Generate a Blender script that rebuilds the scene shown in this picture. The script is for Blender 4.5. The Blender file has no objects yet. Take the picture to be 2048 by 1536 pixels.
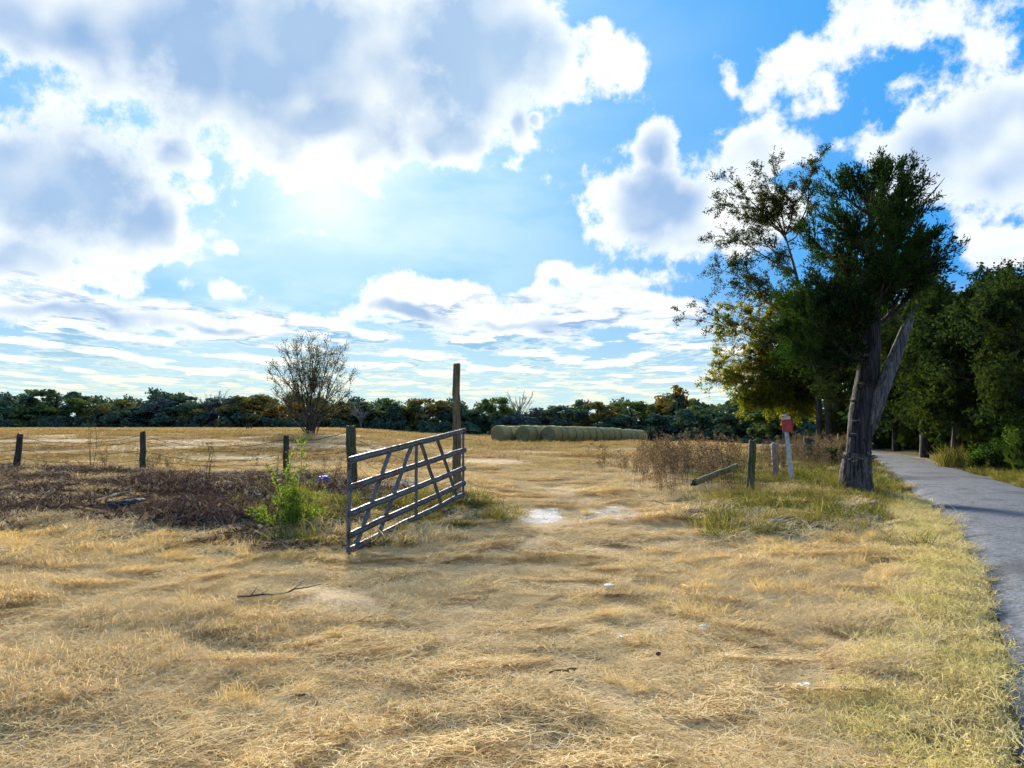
import bpy, math, random
import numpy as np
from mathutils import Vector, Matrix, noise as mnoise

# ------------------------------------------------------------------ camera, sky, sun, exposure
F = 1540.0                       # focal length in photograph pixels (2048 wide)
EYE = 1.6
PITCH = math.atan(82.0 / F)
scene = bpy.context.scene
COL = scene.collection

cam_data = bpy.data.cameras.new('camera')
cam_data.sensor_width = 36.0
cam_data.lens = 36.0 * F / 2048.0
cam_data.clip_start = 0.1
cam_data.clip_end = 6000.0
cam = bpy.data.objects.new('camera', cam_data)
COL.objects.link(cam)
cam.location = (0, 0, EYE)
cam.rotation_euler = (math.pi / 2 + PITCH, 0, 0)
scene.camera = cam

def ray(px, py):
    """world direction (y = 1-ish) of a photograph pixel"""
    a, b = (px - 1024.0) / F, (768.0 - py) / F
    c, s = math.cos(PITCH), math.sin(PITCH)
    return np.array([a, c - b * s, s + b * c])

def azel(px, py):
    d = ray(px, py); d = d / np.linalg.norm(d)
    return math.atan2(d[0], d[1]), math.asin(d[2])

SUN_AZ, SUN_EL = azel(650, 365)
sun_dir = np.array([math.sin(SUN_AZ) * math.cos(SUN_EL), math.cos(SUN_AZ) * math.cos(SUN_EL), math.sin(SUN_EL)])

sun_data = bpy.data.lights.new('sun', 'SUN')
sun_data.energy = 5.0
sun_data.angle = math.radians(11.0)
sun_data.color = (1.0, 0.90, 0.74)
sun = bpy.data.objects.new('sun', sun_data)
COL.objects.link(sun)
sun.rotation_euler = Vector(-sun_dir).to_track_quat('-Z', 'Y').to_euler()

vs = scene.view_settings
scene.display_settings.display_device = 'sRGB'
vs.view_transform = 'Standard'
vs.look = 'None'
vs.gamma = 1.0
vs.use_curve_mapping = False
vs.exposure = 1.48

class G:
    """tiny helper for writing node graphs as expressions"""
    def __init__(self, tree):
        self.t = tree
    def n(self, typ, **kw):
        nd = self.t.nodes.new(typ)
        for k, v in kw.items():
            setattr(nd, k, v)
        return nd
    def put(self, sock, v):
        if isinstance(v, bpy.types.NodeSocket):
            self.t.links.new(v, sock)
        elif v is not None:
            if isinstance(v, (tuple, list)) and len(v) == 3 and sock.type == 'RGBA':
                v = (*v, 1.0)
            sock.default_value = v
    def m(self, op, a, b=None, c=None, clamp=False):
        nd = self.n('ShaderNodeMath', operation=op, use_clamp=clamp)
        for i, v in enumerate((a, b, c)):
            self.put(nd.inputs[i], v)
        return nd.outputs[0]
    def v(self, op, a, b=None, out=0):
        nd = self.n('ShaderNodeVectorMath', operation=op)
        self.put(nd.inputs[0], a)
        if b is not None:
            if op == 'SCALE':
                self.put(nd.inputs['Scale'], b)
            else:
                self.put(nd.inputs[1], b)
        return nd.outputs[out]
    def xyz(self, x, y, z):
        nd = self.n('ShaderNodeCombineXYZ')
        for i, q in enumerate((x, y, z)):
            self.put(nd.inputs[i], q)
        return nd.outputs[0]
    def sep(self, vec):
        nd = self.n('ShaderNodeSeparateXYZ'); self.put(nd.inputs[0], vec)
        return nd.outputs[0], nd.outputs[1], nd.outputs[2]
    def step(self, x, a, b, smooth=True):
        nd = self.n('ShaderNodeMapRange', interpolation_type='SMOOTHSTEP' if smooth else 'LINEAR')
        nd.clamp = True
        self.put(nd.inputs[0], x); self.put(nd.inputs[1], a); self.put(nd.inputs[2], b)
        nd.inputs[3].default_value = 0.0; nd.inputs[4].default_value = 1.0
        return nd.outputs[0]
    def noise(self, vec, scale, detail=4.0, rough=0.55, dist=0.0, col=False, dim='3D', w=None):
        nd = self.n('ShaderNodeTexNoise', noise_dimensions=dim)
        if vec is not None:
            self.put(nd.inputs['Vector'], vec)
        nd.inputs['Scale'].default_value = scale
        nd.inputs['Detail'].default_value = detail
        nd.inputs['Roughness'].default_value = rough
        nd.inputs['Distortion'].default_value = dist
        return nd.outputs[1 if col else 0]
    def mix(self, f, a, b, mode='MIX'):
        nd = self.n('ShaderNodeMix', data_type='RGBA', blend_type=mode)
        self.put(nd.inputs[0], f); self.put(nd.inputs[6], a); self.put(nd.inputs[7], b)
        return nd.outputs[2]
    def ramp(self, f, stops):
        nd = self.n('ShaderNodeValToRGB')
        self.put(nd.inputs[0], f)
        e = nd.color_ramp.elements
        while len(e) < len(stops):
            e.new(0.5)
        for i, (p, c) in enumerate(stops):
            e[i].position = p
            e[i].color = (*c, 1.0) if len(c) == 3 else c
        return nd.outputs[0]

def build_world():
    w = bpy.data.worlds.new('World'); scene.world = w
    w.use_nodes = True
    t = w.node_tree; t.nodes.clear(); g = G(t)
    out = g.n('ShaderNodeOutputWorld'); bg = g.n('ShaderNodeBackground')
    bg.inputs[1].default_value = 0.0575
    t.links.new(bg.outputs[0], out.inputs[0])
    sky = g.n('ShaderNodeTexSky', sky_type='NISHITA')
    sky.sun_disc = False
    sky.sun_elevation = SUN_EL; sky.sun_rotation = SUN_AZ
    sky.altitude = 100.0; sky.air_density = 1.0; sky.dust_density = 0.5; sky.ozone_density = 3.0
    D = g.n('ShaderNodeTexCoord').outputs['Generated']
    x, y, z = g.sep(D)
    az = g.m('ARCTAN2', x, y); el = g.m('ARCSINE', z)
    n1 = g.noise(D, 3.6, 3.0, 0.5)
    n2 = g.noise(D, 9.0, 8.0, 0.60)
    n3 = g.noise(D, 30.0, 6.0, 0.62)
    nm = g.noise(D, 6.5, 2.5, 0.5)
    nm2 = g.noise(g.v('ADD', D, (-0.035, 0.0, 0.012)), 6.5, 2.5, 0.5)
    wc = g.noise(g.v('ADD', D, (4.0, 1.0, 2.0)), 8.0, 3.0, 0.5, 0.0, col=True)
    wx, wy, _w = g.sep(wc)
    # outlines are warped before the cloud masses are looked up
    A = g.xyz(g.m('MULTIPLY_ADD', g.m('SUBTRACT', wx, 0.5), 0.13, az), g.m('MULTIPLY_ADD', g.m('SUBTRACT', wy, 0.5), 0.10, el), 0.0)
    def field(blobs):
        cur = None
        for (px, py, rx, ry, *k) in blobs:
            a0, e0 = azel(px, py)
            nd = g.n('ShaderNodeVectorMath', operation='MULTIPLY_ADD')
            g.put(nd.inputs[0], A); nd.inputs[1].default_value = (F / rx, F / ry, 0.0)
            nd.inputs[2].default_value = (-a0 * F / rx, -e0 * F / ry, (k[0] if k else 0.0))
            l = g.v('LENGTH', nd.outputs[0], out=1)
            cur = l if cur is None else g.m('SMOOTH_MIN', cur, l, 0.45)
        return g.m('SUBTRACT', 1.0, cur)
    cover_blobs = [
        (560, 120, 560, 235), (90, 50, 330, 165), (960, 110, 230, 180), (1120, 120, 125, 105),
        (920, 275, 120, 85), (640, 250, 350, 95), (370, 335, 90, 50), (1235, 95, 60, 60),
        (100, 370, 265, 145), (310, 455, 70, 70), (40, 520, 120, 52),
        (1300, 405, 148, 102), (1275, 290, 62, 58), (1510, 300, 140, 92), (1480, 425, 170, 62),
        (1870, 270, 145, 108), (2040, 275, 115, 150), (1815, 365, 85, 50),
        (1575, 112, 78, 62, 0.68), (1745, 58, 120, 88, 0.6), (1655, 182, 60, 52, 0.74), (1462, 158, 54, 50, 0.74), (1518, 172, 62, 54, 0.74),
        (1905, 5, 72, 58, 0.7), (2022, 55, 90, 86, 0.66), (1135, 545, 74, 30, 0.7), (1290, 547, 135, 42, 0.66), (2015, 490, 110, 58),
        (430, 566, 95, 28, 0.72), (210, 562, 140, 34, 0.68), (445, 495, 56, 20, 0.76), (90, 590, 95, 30, 0.7), (570, 470, 66, 20, 0.78), (1070, 250, 46, 55), (1112, 258, 22, 18),
        (940, 608, 250, 44, 0.4), (1290, 612, 200, 42, 0.4), (520, 640, 200, 36, 0.4), (170, 625, 280, 40, 0.4),
        (830, 642, 150, 34, 0.3), (1060, 645, 150, 30, 0.4), (430, 660, 190, 28, 0.4),
    ]
    shade_blobs = [
        (540, 90, 540, 195), (880, 110, 200, 150), (690, 255, 330, 90), (60, 60, 280, 120), (350, 275, 130, 60),
        (80, 370, 250, 130), (200, 445, 150, 55),
        (1290, 400, 125, 100, 0.5), (1460, 330, 190, 95, 0.8), (1870, 300, 190, 115, 0.75), (1060, 190, 120, 80, 0.8),
        (825, 648, 130, 22), (1005, 650, 80, 16), (1125, 648, 64, 18), (440, 664, 170, 17), (150, 640, 160, 20),
    ]
    cov_s = field(cover_blobs)
    cov = g.m('MULTIPLY_ADD', g.m('SUBTRACT', n3, 0.5), 1.15, g.m('MULTIPLY_ADD', g.m('SUBTRACT', n2, 0.5), 1.5, cov_s))
    # the same broken cumulus everywhere outside the part of the sky in view
    outside = g.m('MAXIMUM', g.step(g.m('ABSOLUTE', az), 0.66, 0.9), g.step(el, 0.56, 0.75))
    za = g.m('ADD', g.m('ABSOLUTE', z), 0.12)
    ng = g.noise(g.xyz(g.m('DIVIDE', x, za), g.m('DIVIDE', y, za), 0.0), 1.5, 5.0, 0.56)
    gen = g.m('MULTIPLY', g.m('SUBTRACT', ng, 0.49), 5.0)
    gen = g.m('SUBTRACT', gen, g.m('MULTIPLY', g.m('SUBTRACT', 1.0, outside), 6.0))
    cov = g.m('MAXIMUM', cov, gen)
    cov_s = g.m('MAXIMUM', cov_s, gen)
    # layered cloud deck far off, seen edge-on above the horizon
    zm = g.m('MAXIMUM', z, 0.0)
    def deck(off):
        zz = g.m('ADD', zm, off)
        return g.noise(g.xyz(g.m('DIVIDE', x, zz), g.m('MULTIPLY', g.m('DIVIDE', y, zz), 0.62), 0.0), 1.55, 6.0, 0.58)
    nb, nb2 = deck(0.030), deck(0.0405)
    band = g.m('MULTIPLY', g.step(el, 0.0, 0.03), g.m('SUBTRACT', 1.0, g.step(el, 0.115, 0.165)))
    bd = g.step(nb, 0.45, 0.51)
    bandc = g.m('MULTIPLY', bd, band)
    relief = g.m('MULTIPLY_ADD', g.m('SUBTRACT', nb, nb2), 12.0, 0.22, clamp=True)
    bshade = g.m('MULTIPLY', g.m('SUBTRACT', 1.0, relief), g.step(nb, 0.44, 0.56), clamp=True)
    # upper clouds: cover and shade; billows catch light on the side towards the sun
    c_up = g.step(cov, 0.0, 0.34)
    sh = field(shade_blobs)
    sh = g.m('MULTIPLY_ADD', g.m('SUBTRACT', n1, 0.5), 1.0, sh)
    sh = g.m('MAXIMUM', sh, g.m('SUBTRACT', gen, 0.35))
    bill = g.m('SUBTRACT', nm2, nm)
    sh = g.m('MULTIPLY_ADD', bill, 1.6, sh)
    thick = g.step(g.m('MULTIPLY_ADD', g.m('SUBTRACT', n3, 0.5), 0.5, g.m('MULTIPLY_ADD', g.m('SUBTRACT', n2, 0.5), 1.0, cov_s)), 0.0, 0.75)
    s_up = g.m('MULTIPLY', g.step(sh, -0.6, 0.70), thick)
    s_up = g.m('ADD', s_up, g.m('MULTIPLY', g.m('MULTIPLY_ADD', bill, 1.5, g.m('MULTIPLY', g.m('SUBTRACT', n2, 0.5), -0.8)), thick), clamp=True)
    lowmask = g.m('SUBTRACT', 1.0, g.step(el, 0.15, 0.20))
    s_up = g.m('MAXIMUM', s_up, g.m('MULTIPLY', bshade, lowmask))
    # light through and round the clouds
    cs = g.m('MAXIMUM', g.v('DOT_PRODUCT', D, tuple(sun_dir), out=1), 0.0)
    glow = g.m('POWER', cs, 110.0)
    glow2 = g.m('POWER', cs, 700.0)
    wide = g.m('POWER', cs, 10.0)
    # clear air: the sky texture, rolled off towards the sun as a camera does
    nish = g.v('DIVIDE', sky.outputs[0], g.v('ADD', g.v('SCALE', sky.outputs[0], 0.16), (1.0, 1.0, 1.0)))
    hs = g.n('ShaderNodeHueSaturation')
    hs.inputs['Saturation'].default_value = 1.25; hs.inputs['Value'].default_value = 1.0
    t.links.new(nish, hs.inputs['Color'])
    clear = g.mix(0.88, hs.outputs[0], (0.20, 2.45, 6.4))
    clear = g.mix(g.m('MULTIPLY', wide, 0.95, clamp=True), clear, (2.7, 4.9, 6.6))
    veil = g.m('MULTIPLY', g.step(g.noise(g.v('MULTIPLY', D, (1.0, 1.0, 2.6)), 4.5, 4.0, 0.55), 0.40, 0.66), g.m('POWER', cs, 22.0))
    clear = g.mix(g.m('MULTIPLY', veil, 0.75), clear, (5.0, 6.3, 7.0))
    clear = g.mix(g.m('MULTIPLY', glow, 0.6), clear, (5.4, 6.6, 7.0))
    hz = g.m('SUBTRACT', 1.0, g.step(el, 0.0, 0.19))
    clear = g.mix(g.m('MULTIPLY', hz, 0.8), clear, (4.6, 6.0, 5.6))
    # clouds
    white = g.mix(wide, (6.1, 6.6, 7.0), (7.9, 7.9, 7.2))
    grey = g.mix(g.step(n1, 0.3, 0.7), (1.65, 2.8, 5.0), (2.6, 3.8, 5.6))
    grey = g.mix(g.m('MULTIPLY', wide, 0.35), grey, (3.5, 4.6, 5.3))
    cup = g.mix(s_up, white, grey)
    lo = g.step(el, 0.01, 0.12)
    bcol = g.mix(bshade, g.mix(lo, (6.0, 6.4, 5.1), (6.8, 7.1, 7.0)), g.mix(lo, (4.4, 5.6, 5.1), (1.9, 3.7, 5.3)))
    col = g.mix(bandc, clear, bcol)
    col = g.mix(c_up, col, cup)
    col = g.mix(g.m('MULTIPLY', glow2, 0.5, clamp=True), col, (8.0, 8.0, 7.4))
    t.links.new(col, bg.inputs[0])
    w.cycles.sampling_method = 'MANUAL'
    w.cycles.sample_map_resolution = 512
build_world()

scene.cycles.max_bounces = 5
scene.cycles.diffuse_bounces = 3
scene.cycles.glossy_bounces = 2
scene.cycles.transmission_bounces = 3
scene.cycles.transparent_max_bounces = 4
scene.cycles.caustics_reflective = False
scene.cycles.caustics_refractive = False
scene.cycles.use_adaptive_sampling = True
scene.cycles.adaptive_threshold = 0.022
scene.cycles.adaptive_min_samples = 12

# ------------------------------------------------------------------ helpers
RNG = np.random.default_rng(11)

def sst(x, a, b):
    t = np.clip((np.asarray(x, float) - a) / (b - a), 0.0, 1.0)
    return t * t * (3 - 2 * t)

def hashn(ix, iy, seed):
    h = (ix * 374761393 + iy * 668265263 + seed * 974634777) & 0xffffffff
    h = ((h ^ (h >> 13)) * 1274126177) & 0xffffffff
    return ((h ^ (h >> 16)) & 0xffff) / 65535.0

def vnoise(x, y, seed=0):
    x = np.asarray(x, float); y = np.asarray(y, float)
    ix = np.floor(x).astype(np.int64); iy = np.floor(y).astype(np.int64)
    fx = x - ix; fy = y - iy
    fx = fx * fx * (3 - 2 * fx); fy = fy * fy * (3 - 2 * fy)
    a = hashn(ix, iy, seed); b = hashn(ix + 1, iy, seed); c = hashn(ix, iy + 1, seed); d = hashn(ix + 1, iy + 1, seed)
    return (a + (b - a) * fx) * (1 - fy) + (c + (d - c) * fx) * fy

def fbm(x, y, octv=4, seed=0):
    s = 0.0; amp = 0.5; tot = 0.0
    for i in range(octv):
        s = s + amp * vnoise(x * 2 ** i + 17.3 * i, y * 2 ** i + 5.1 * i, seed + i)
        tot += amp; amp *= 0.5
    return s / tot

ROAD_L = np.array([(0.55, -4.0), (2.5, 3.8), (5.0, 8.2), (6.7, 11.7), (8.3, 15.4), (12.2, 24.6), (17.6, 38.0), (20.2, 48.0), (21.2, 60.0), (21.0, 80.0)])
ROAD_R = np.array([(4.2, -5.2), (6.0, 2.6), (8.2, 7.0), (9.8, 11.0), (11.2, 14.8), (14.7, 23.9), (19.7, 37.2), (22.6, 47.6), (23.7, 60.0), (23.5, 80.0)])

def road_left_x(y):
    return np.interp(y, ROAD_L[:, 1], ROAD_L[:, 0])
def road_right_x(y):
    return np.interp(y, ROAD_R[:, 1], ROAD_R[:, 0])

def H0(x, y):
    """broad lie of the land"""
    x = np.asarray(x, float); y = np.asarray(y, float)
    u = x / np.maximum(y, 10.0)
    off_road = sst(x - road_left_x(np.clip(y, -4, 80)), -0.3, -2.6)
    z = 0.15 * sst(y, 8.5, 15.0) * off_road
    z = z + 0.80 * sst(u, -0.09, -0.25) * sst(y, 22, 56)
    z = z + np.interp(u, [-0.2, -0.1, -0.04, 0.05, 0.18], [0, -0.2, -0.5, -0.85, -1.25]) * sst(y, 58, 105)
    # bank of cleared ground along the left fence
    z = z + 0.10 * sst(x, -3.0, -5.0) * sst(y, 12.0, 16.5) * sst(y, 26, 19)
    # low woodland floor on the far side of the road
    rr = x - road_right_x(np.clip(y, -4, 80))
    z = z + 0.30 * sst(rr, 0.7, 3.5) * sst(y, 80, 40)
    return z

def H(x, y):
    x = np.asarray(x, float); y = np.asarray(y, float)
    rl = x - road_left_x(np.clip(y, -4, 80)); rr = x - road_right_x(np.clip(y, -4, 80))
    off = np.maximum(sst(rl, -0.1, -0.9), sst(rr, 0.1, 0.9))
    near = sst(y, 34, 22)
    b = (fbm(x * 0.9, y * 0.9, 4, 3) - 0.5) * 0.09 + (fbm(x * 3.1, y * 3.1, 3, 9) - 0.5) * 0.035
    return H0(x, y) + b * off * near - 0.10 * (1 - off) * near

def Hs(x, y):
    return float(H(np.array([x]), np.array([y]))[0])

_Y = np.geomspace(2.0, 400.0, 6000)
def at(px, py):
    """point of the ground seen at a photograph pixel"""
    d = ray(px, py); d = d / d[1]
    x = d[0] * _Y; z = EYE + d[2] * _Y
    k = np.argmax(z <= H(x, _Y))
    return np.array([x[k], _Y[k], float(H(x[k:k + 1], _Y[k:k + 1])[0])])

def pt(px, py, Y):
    """point at distance Y in front of the eye seen at a photograph pixel"""
    d = ray(px, py); d = d / d[1]
    return np.array([d[0] * Y, Y, EYE + d[2] * Y])

def mesh_obj(name, verts, faces, mat=None, parent=None, smooth=False, attr=None, link=True):
    me = bpy.data.meshes.new(name)
    verts = np.asarray(verts, np.float32).reshape(-1, 3)
    if isinstance(faces, np.ndarray) and faces.ndim == 2:
        nf, k = faces.shape
        me.vertices.add(len(verts)); me.vertices.foreach_set('co', verts.ravel())
        me.loops.add(nf * k); me.loops.foreach_set('vertex_index', faces.astype(np.int32).ravel())
        me.polygons.add(nf); me.polygons.foreach_set('loop_start', np.arange(0, nf * k, k, dtype=np.int32))
        me.update(calc_edges=True)
    else:
        me.from_pydata([tuple(map(float, q)) for q in verts], [], [tuple(map(int, f)) for f in faces])
        me.update()
    if attr is not None:
        for an, av in attr.items():
            at_ = me.attributes.new(an, 'FLOAT', 'POINT')
            at_.data.foreach_set('value', np.asarray(av, np.float32))
    if smooth:
        me.polygons.foreach_set('use_smooth', np.ones(len(me.polygons), bool))
    if mat is not None:
        me.materials.append(mat)
    o = bpy.data.objects.new(name, me)
    if link:
        COL.objects.link(o)
    if parent is not None:
        o.parent = parent
    return o

def empty(name, loc, rz=0.0):
    o = bpy.data.objects.new(name, None)
    o.empty_display_size = 0.2
    COL.objects.link(o)
    o.location = tuple(float(q) for q in loc); o.rotation_euler = (0, 0, rz)
    return o

def tag(o, label, cat, group=None):
    o['label'] = label; o['category'] = cat
    if group:
        o['group'] = group
    return o

class MB:
    """collects shapes into one mesh"""
    def __init__(self):
        self.v = []; self.f = []; self.n = 0; self.a = []
    def add(self, v, f, a=None):
        v = np.asarray(v, float).reshape(-1, 3)
        self.v.append(v)
        for q in f:
            self.f.append(tuple(int(i) + self.n for i in q))
        self.a.append(np.full(len(v), 0.5) if a is None else np.broadcast_to(a, (len(v),)))
        self.n += len(v)
    def box(self, c, s, R=None):
        c = np.asarray(c, float); s = np.asarray(s, float) / 2
        q = np.array([(-1, -1, -1), (1, -1, -1), (1, 1, -1), (-1, 1, -1), (-1, -1, 1), (1, -1, 1), (1, 1, 1), (-1, 1, 1)], float) * s
        if R is not None:
            q = q @ np.asarray(R).T
        self.add(q + c, [(0, 3, 2, 1), (4, 5, 6, 7), (0, 1, 5, 4), (1, 2, 6, 5), (2, 3, 7, 6), (3, 0, 4, 7)])
    def tube(self, P, R, k=8, cap=True, rad=None, a=None, twist=0.0):
        v, f = tube(P, R, k, cap, rad, twist)
        self.add(v, f, a)
    def build(self, name, mat, parent=None, smooth=False):
        return mesh_obj(name, np.concatenate(self.v), self.f, mat, parent, smooth, {'v': np.concatenate(self.a)})

def frames(P):
    P = np.asarray(P, float)
    T = np.gradient(P, axis=0)
    T /= np.linalg.norm(T, axis=1)[:, None] + 1e-9
    ref = np.array([0.0, 0.0, 1.0]) if abs(T[0][2]) < 0.9 else np.array([1.0, 0.0, 0.0])
    U = np.zeros_like(P); 
    u = np.cross(T[0], ref); u /= np.linalg.norm(u)
    for i in range(len(P)):
        u = u - T[i] * np.dot(u, T[i]); u /= np.linalg.norm(u) + 1e-9
        U[i] = u
    V = np.cross(T, U)
    return T, U, V

def tube(P, R, k=8, cap=True, rad=None, twist=0.0):
    """swept tube; rad(i, angles) -> relative radius"""
    P = np.asarray(P, float); n = len(P)
    R = np.broadcast_to(np.asarray(R, float), (n,))
    T, U, V = frames(P)
    th = np.linspace(0, 2 * np.pi, k, endpoint=False)
    vs_ = []
    for i in range(n):
        r = R[i] * (np.ones(k) if rad is None else rad(i / (n - 1), th))
        a = th + twist * i / (n - 1)
        vs_.append(P[i] + r[:, None] * (np.cos(a)[:, None] * U[i] + np.sin(a)[:, None] * V[i]))
    v = np.concatenate(vs_)
    f = []
    for i in range(n - 1):
        for j in range(k):
            j2 = (j + 1) % k
            f.append((i * k + j, i * k + j2, (i + 1) * k + j2, (i + 1) * k + j))
    if cap:
        f.append(tuple(range(k - 1, -1, -1)))
        f.append(tuple(range((n - 1) * k, n * k)))
    return v, f

def spline(pts, n):
    """Catmull-Rom through pts"""
    p = np.asarray(pts, float)
    p = np.vstack([2 * p[0] - p[1], p, 2 * p[-1] - p[-2]])
    out = []
    m_ = len(p) - 3
    for t in np.linspace(0, m_ - 1e-6, n):
        i = int(t); u = t - i
        a, b, c, d = p[i:i + 4]
        out.append(0.5 * ((2 * b) + (-a + c) * u + (2 * a - 5 * b + 4 * c - d) * u * u + (-a + 3 * b - 3 * c + d) * u ** 3))
    return np.array(out)

# ------------------------------------------------------------------ materials
def new_mat(name):
    m = bpy.data.materials.new(name); m.use_nodes = True
    t = m.node_tree; t.nodes.clear(); g = G(t)
    o = g.n('ShaderNodeOutputMaterial')
    return m, g, o

def principled(g, o, col, rough=0.8, bump=None, bdist=0.01, bstr=1.0, metal=0.0, spec=0.3):
    b = g.n('ShaderNodeBsdfPrincipled')
    g.put(b.inputs['Base Color'], col)
    g.put(b.inputs['Roughness'], rough)
    g.put(b.inputs['Metallic'], metal)
    b.inputs['Specular IOR Level'].default_value = spec
    if bump is not None:
        nd = g.n('ShaderNodeBump'); nd.inputs['Distance'].default_value = bdist; nd.inputs['Strength'].default_value = bstr
        g.put(nd.inputs['Height'], bump); g.t.links.new(nd.outputs[0], b.inputs['Normal'])
    g.t.links.new(b.outputs[0], o.inputs[0])
    return b

def mat_leaf(name, stops, trans=0.35, patch=None, pscale=0.4, tcol=None):
    """thin leaves: diffuse plus light passing through; colour varies leaf by leaf ('v') and in patches"""
    m, g, o = new_mat(name)
    a = g.n('ShaderNodeAttribute', attribute_name='v').outputs['Fac']
    col = g.ramp(a, stops)
    if patch is not None:
        pos = g.n('ShaderNodeNewGeometry').outputs['Position']
        n = g.step(g.noise(pos, pscale, 3.0, 0.6), 0.42, 0.62)
        col = g.mix(n, col, g.mix(0.75, col, patch))
    d = g.n('ShaderNodeBsdfDiffuse'); g.put(d.inputs[0], col)
    tr = g.n('ShaderNodeBsdfTranslucent')
    g.put(tr.inputs[0], g.mix(1.0, col, tcol or (1.3, 1.25, 0.6), 'MULTIPLY'))
    mx = g.n('ShaderNodeMixShader'); mx.inputs[0].default_value = trans
    g.t.links.new(d.outputs[0], mx.inputs[1]); g.t.links.new(tr.outputs[0], mx.inputs[2])
    g.t.links.new(mx.outputs[0], o.inputs[0])
    return m

def mat_bark(name, dark, light, scale=(14, 14, 1.6), bump=0.02):
    m, g, o = new_mat(name)
    co = g.n('ShaderNodeTexCoord').outputs['Object']
    p = g.v('MULTIPLY', co, scale)
    n = g.noise(p, 1.0, 6.0, 0.62, 0.6)
    n2 = g.noise(co, 1.3, 3.0, 0.6)
    f = g.step(n, 0.34, 0.68)
    col = g.mix(f, dark, light)
    col = g.mix(g.m('MULTIPLY', g.step(n2, 0.45, 0.7), 0.5), col, tuple(0.55 * c for c in light))
    principled(g, o, col, 0.92, n, bump, 1.0, spec=0.15)
    return m

def mat_wood(name, dark, light, moss=None, mossf=0.0):
    m, g, o = new_mat(name)
    co = g.n('ShaderNodeTexCoord').outputs['Object']
    p = g.v('MULTIPLY', co, (34, 34, 2.0))
    n = g.noise(p, 1.0, 6.0, 0.65, 0.3)
    n2 = g.noise(co, 3.2, 4.0, 0.6)
    col = g.mix(g.step(n, 0.32, 0.68), dark, light)
    col = g.mix(g.m('MULTIPLY', g.step(n2, 0.5, 0.68), 0.6), col, tuple(0.5 * c for c in dark))
    if moss:
        n3 = g.noise(co, 7.0, 5.0, 0.65)
        col = g.mix(g.m('MULTIPLY', g.step(n3, 0.46, 0.6), mossf), col, moss)
    principled(g, o, col, 0.9, n, 0.012, 1.0, spec=0.15)
    return m

def mat_plain(name, col, rough=0.7, metal=0.0, var=0.25, scale=12.0, bump=0.003):
    m, g, o = new_mat(name)
    co = g.n('ShaderNodeTexCoord').outputs['Object']
    n = g.noise(co, scale, 5.0, 0.65)
    c = g.mix(g.step(n, 0.3, 0.7), tuple((1 - var) * q for q in col), tuple(min(1.0, (1 + var * 0.5) * q) for q in col))
    principled(g, o, c, rough, n, bump, 1.0, metal)
    return m

# ------------------------------------------------------------------ zones of the ground (what the soil and cover are)
def poly_mask(x, y, pix, soft=0.5, seed=1, wob=0.6):
    """soft mask of a patch of ground outlined by photograph pixels"""
    P = np.array([at(*q)[:2] for q in pix])
    xx = x + (fbm(x * 0.8, y * 0.8, 3, seed) - 0.5) * 2 * wob
    yy = y + (fbm(x * 0.8 + 40, y * 0.8, 3, seed + 5) - 0.5) * 2 * wob
    inside = np.zeros(np.shape(x), bool); dist = np.full(np.shape(x), 1e9)
    n = len(P)
    for i in range(n):
        a = P[i]; b = P[(i + 1) % n]
        cond = ((a[1] > yy) != (b[1] > yy)) & (xx < (b[0] - a[0]) * (yy - a[1]) / (b[1] - a[1] + 1e-12) + a[0])
        inside ^= cond
        d = b - a
        t = np.clip(((xx - a[0]) * d[0] + (yy - a[1]) * d[1]) / (d @ d), 0, 1)
        dist = np.minimum(dist, np.hypot(xx - a[0] - t * d[0], yy - a[1] - t * d[1]))
    s = np.where(inside, dist, -dist)
    return sst(s, -soft, soft)

MULCH = [(-420, 936), (0, 934), (290, 947), (560, 950), (700, 966), (905, 1003), (850, 1045), (700, 1090), (520, 1085), (300, 1062), (0, 1050), (-420, 1060)]
GREEN_GATE = [(520, 985), (690, 1000), (880, 985), (975, 1005), (990, 1050), (900, 1072), (790, 1085), (640, 1085), (520, 1060)]
GREEN_TREE = [(1400, 1000), (1500, 960), (1640, 925), (1740, 935), (1790, 985), (1850, 1040), (1800, 1085), (1600, 1080), (1430, 1070)]
CHALK_A = [(1035, 1020), (1115, 1015), (1120, 1040), (1040, 1043)]
CHALK_B = [(1190, 1015), (1272, 1010), (1285, 1030), (1250, 1044), (1195, 1040)]

def zones(x, y):
    x = np.asarray(x, float); y = np.asarray(y, float)
    z = {}
    z['mulch'] = poly_mask(x, y, MULCH, 0.8, 21)
    rl = road_left_x(np.clip(y, -4, 80)) - x
    verge = sst(rl, 0.8, 0.2) * sst(rl, -0.4, 0.0)
    rr = x - road_right_x(np.clip(y, -4, 80))
    far_verge = sst(rr, -0.1, 0.3) * sst(rr, 9.0, 3.0)
    far_left_verge = sst(rl, 7.0, 2.5) * sst(y, 17, 22) * sst(rl, -0.3, 0.1)
    z['verge'] = verge
    z['green'] = np.maximum.reduce([poly_mask(x, y, GREEN_GATE, 0.5, 31), poly_mask(x, y, GREEN_TREE, 0.7, 41), far_verge, far_left_verge])
    z['chalk'] = np.maximum(poly_mask(x, y, CHALK_A, 0.35, 51, 0.35), poly_mask(x, y, CHALK_B, 0.35, 61, 0.35))
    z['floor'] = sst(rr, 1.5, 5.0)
    # driven track through the gateway: flattened, shorter straw
    cx = np.interp(y, [0, 4, 9, 14, 24, 60], [0.2, 0.4, 0.6, 1.3, 1.4, 0.5])
    z['track'] = sst(np.abs(x - cx), 2.6, 1.1) * sst(y, 60, 25)
    return z

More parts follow.
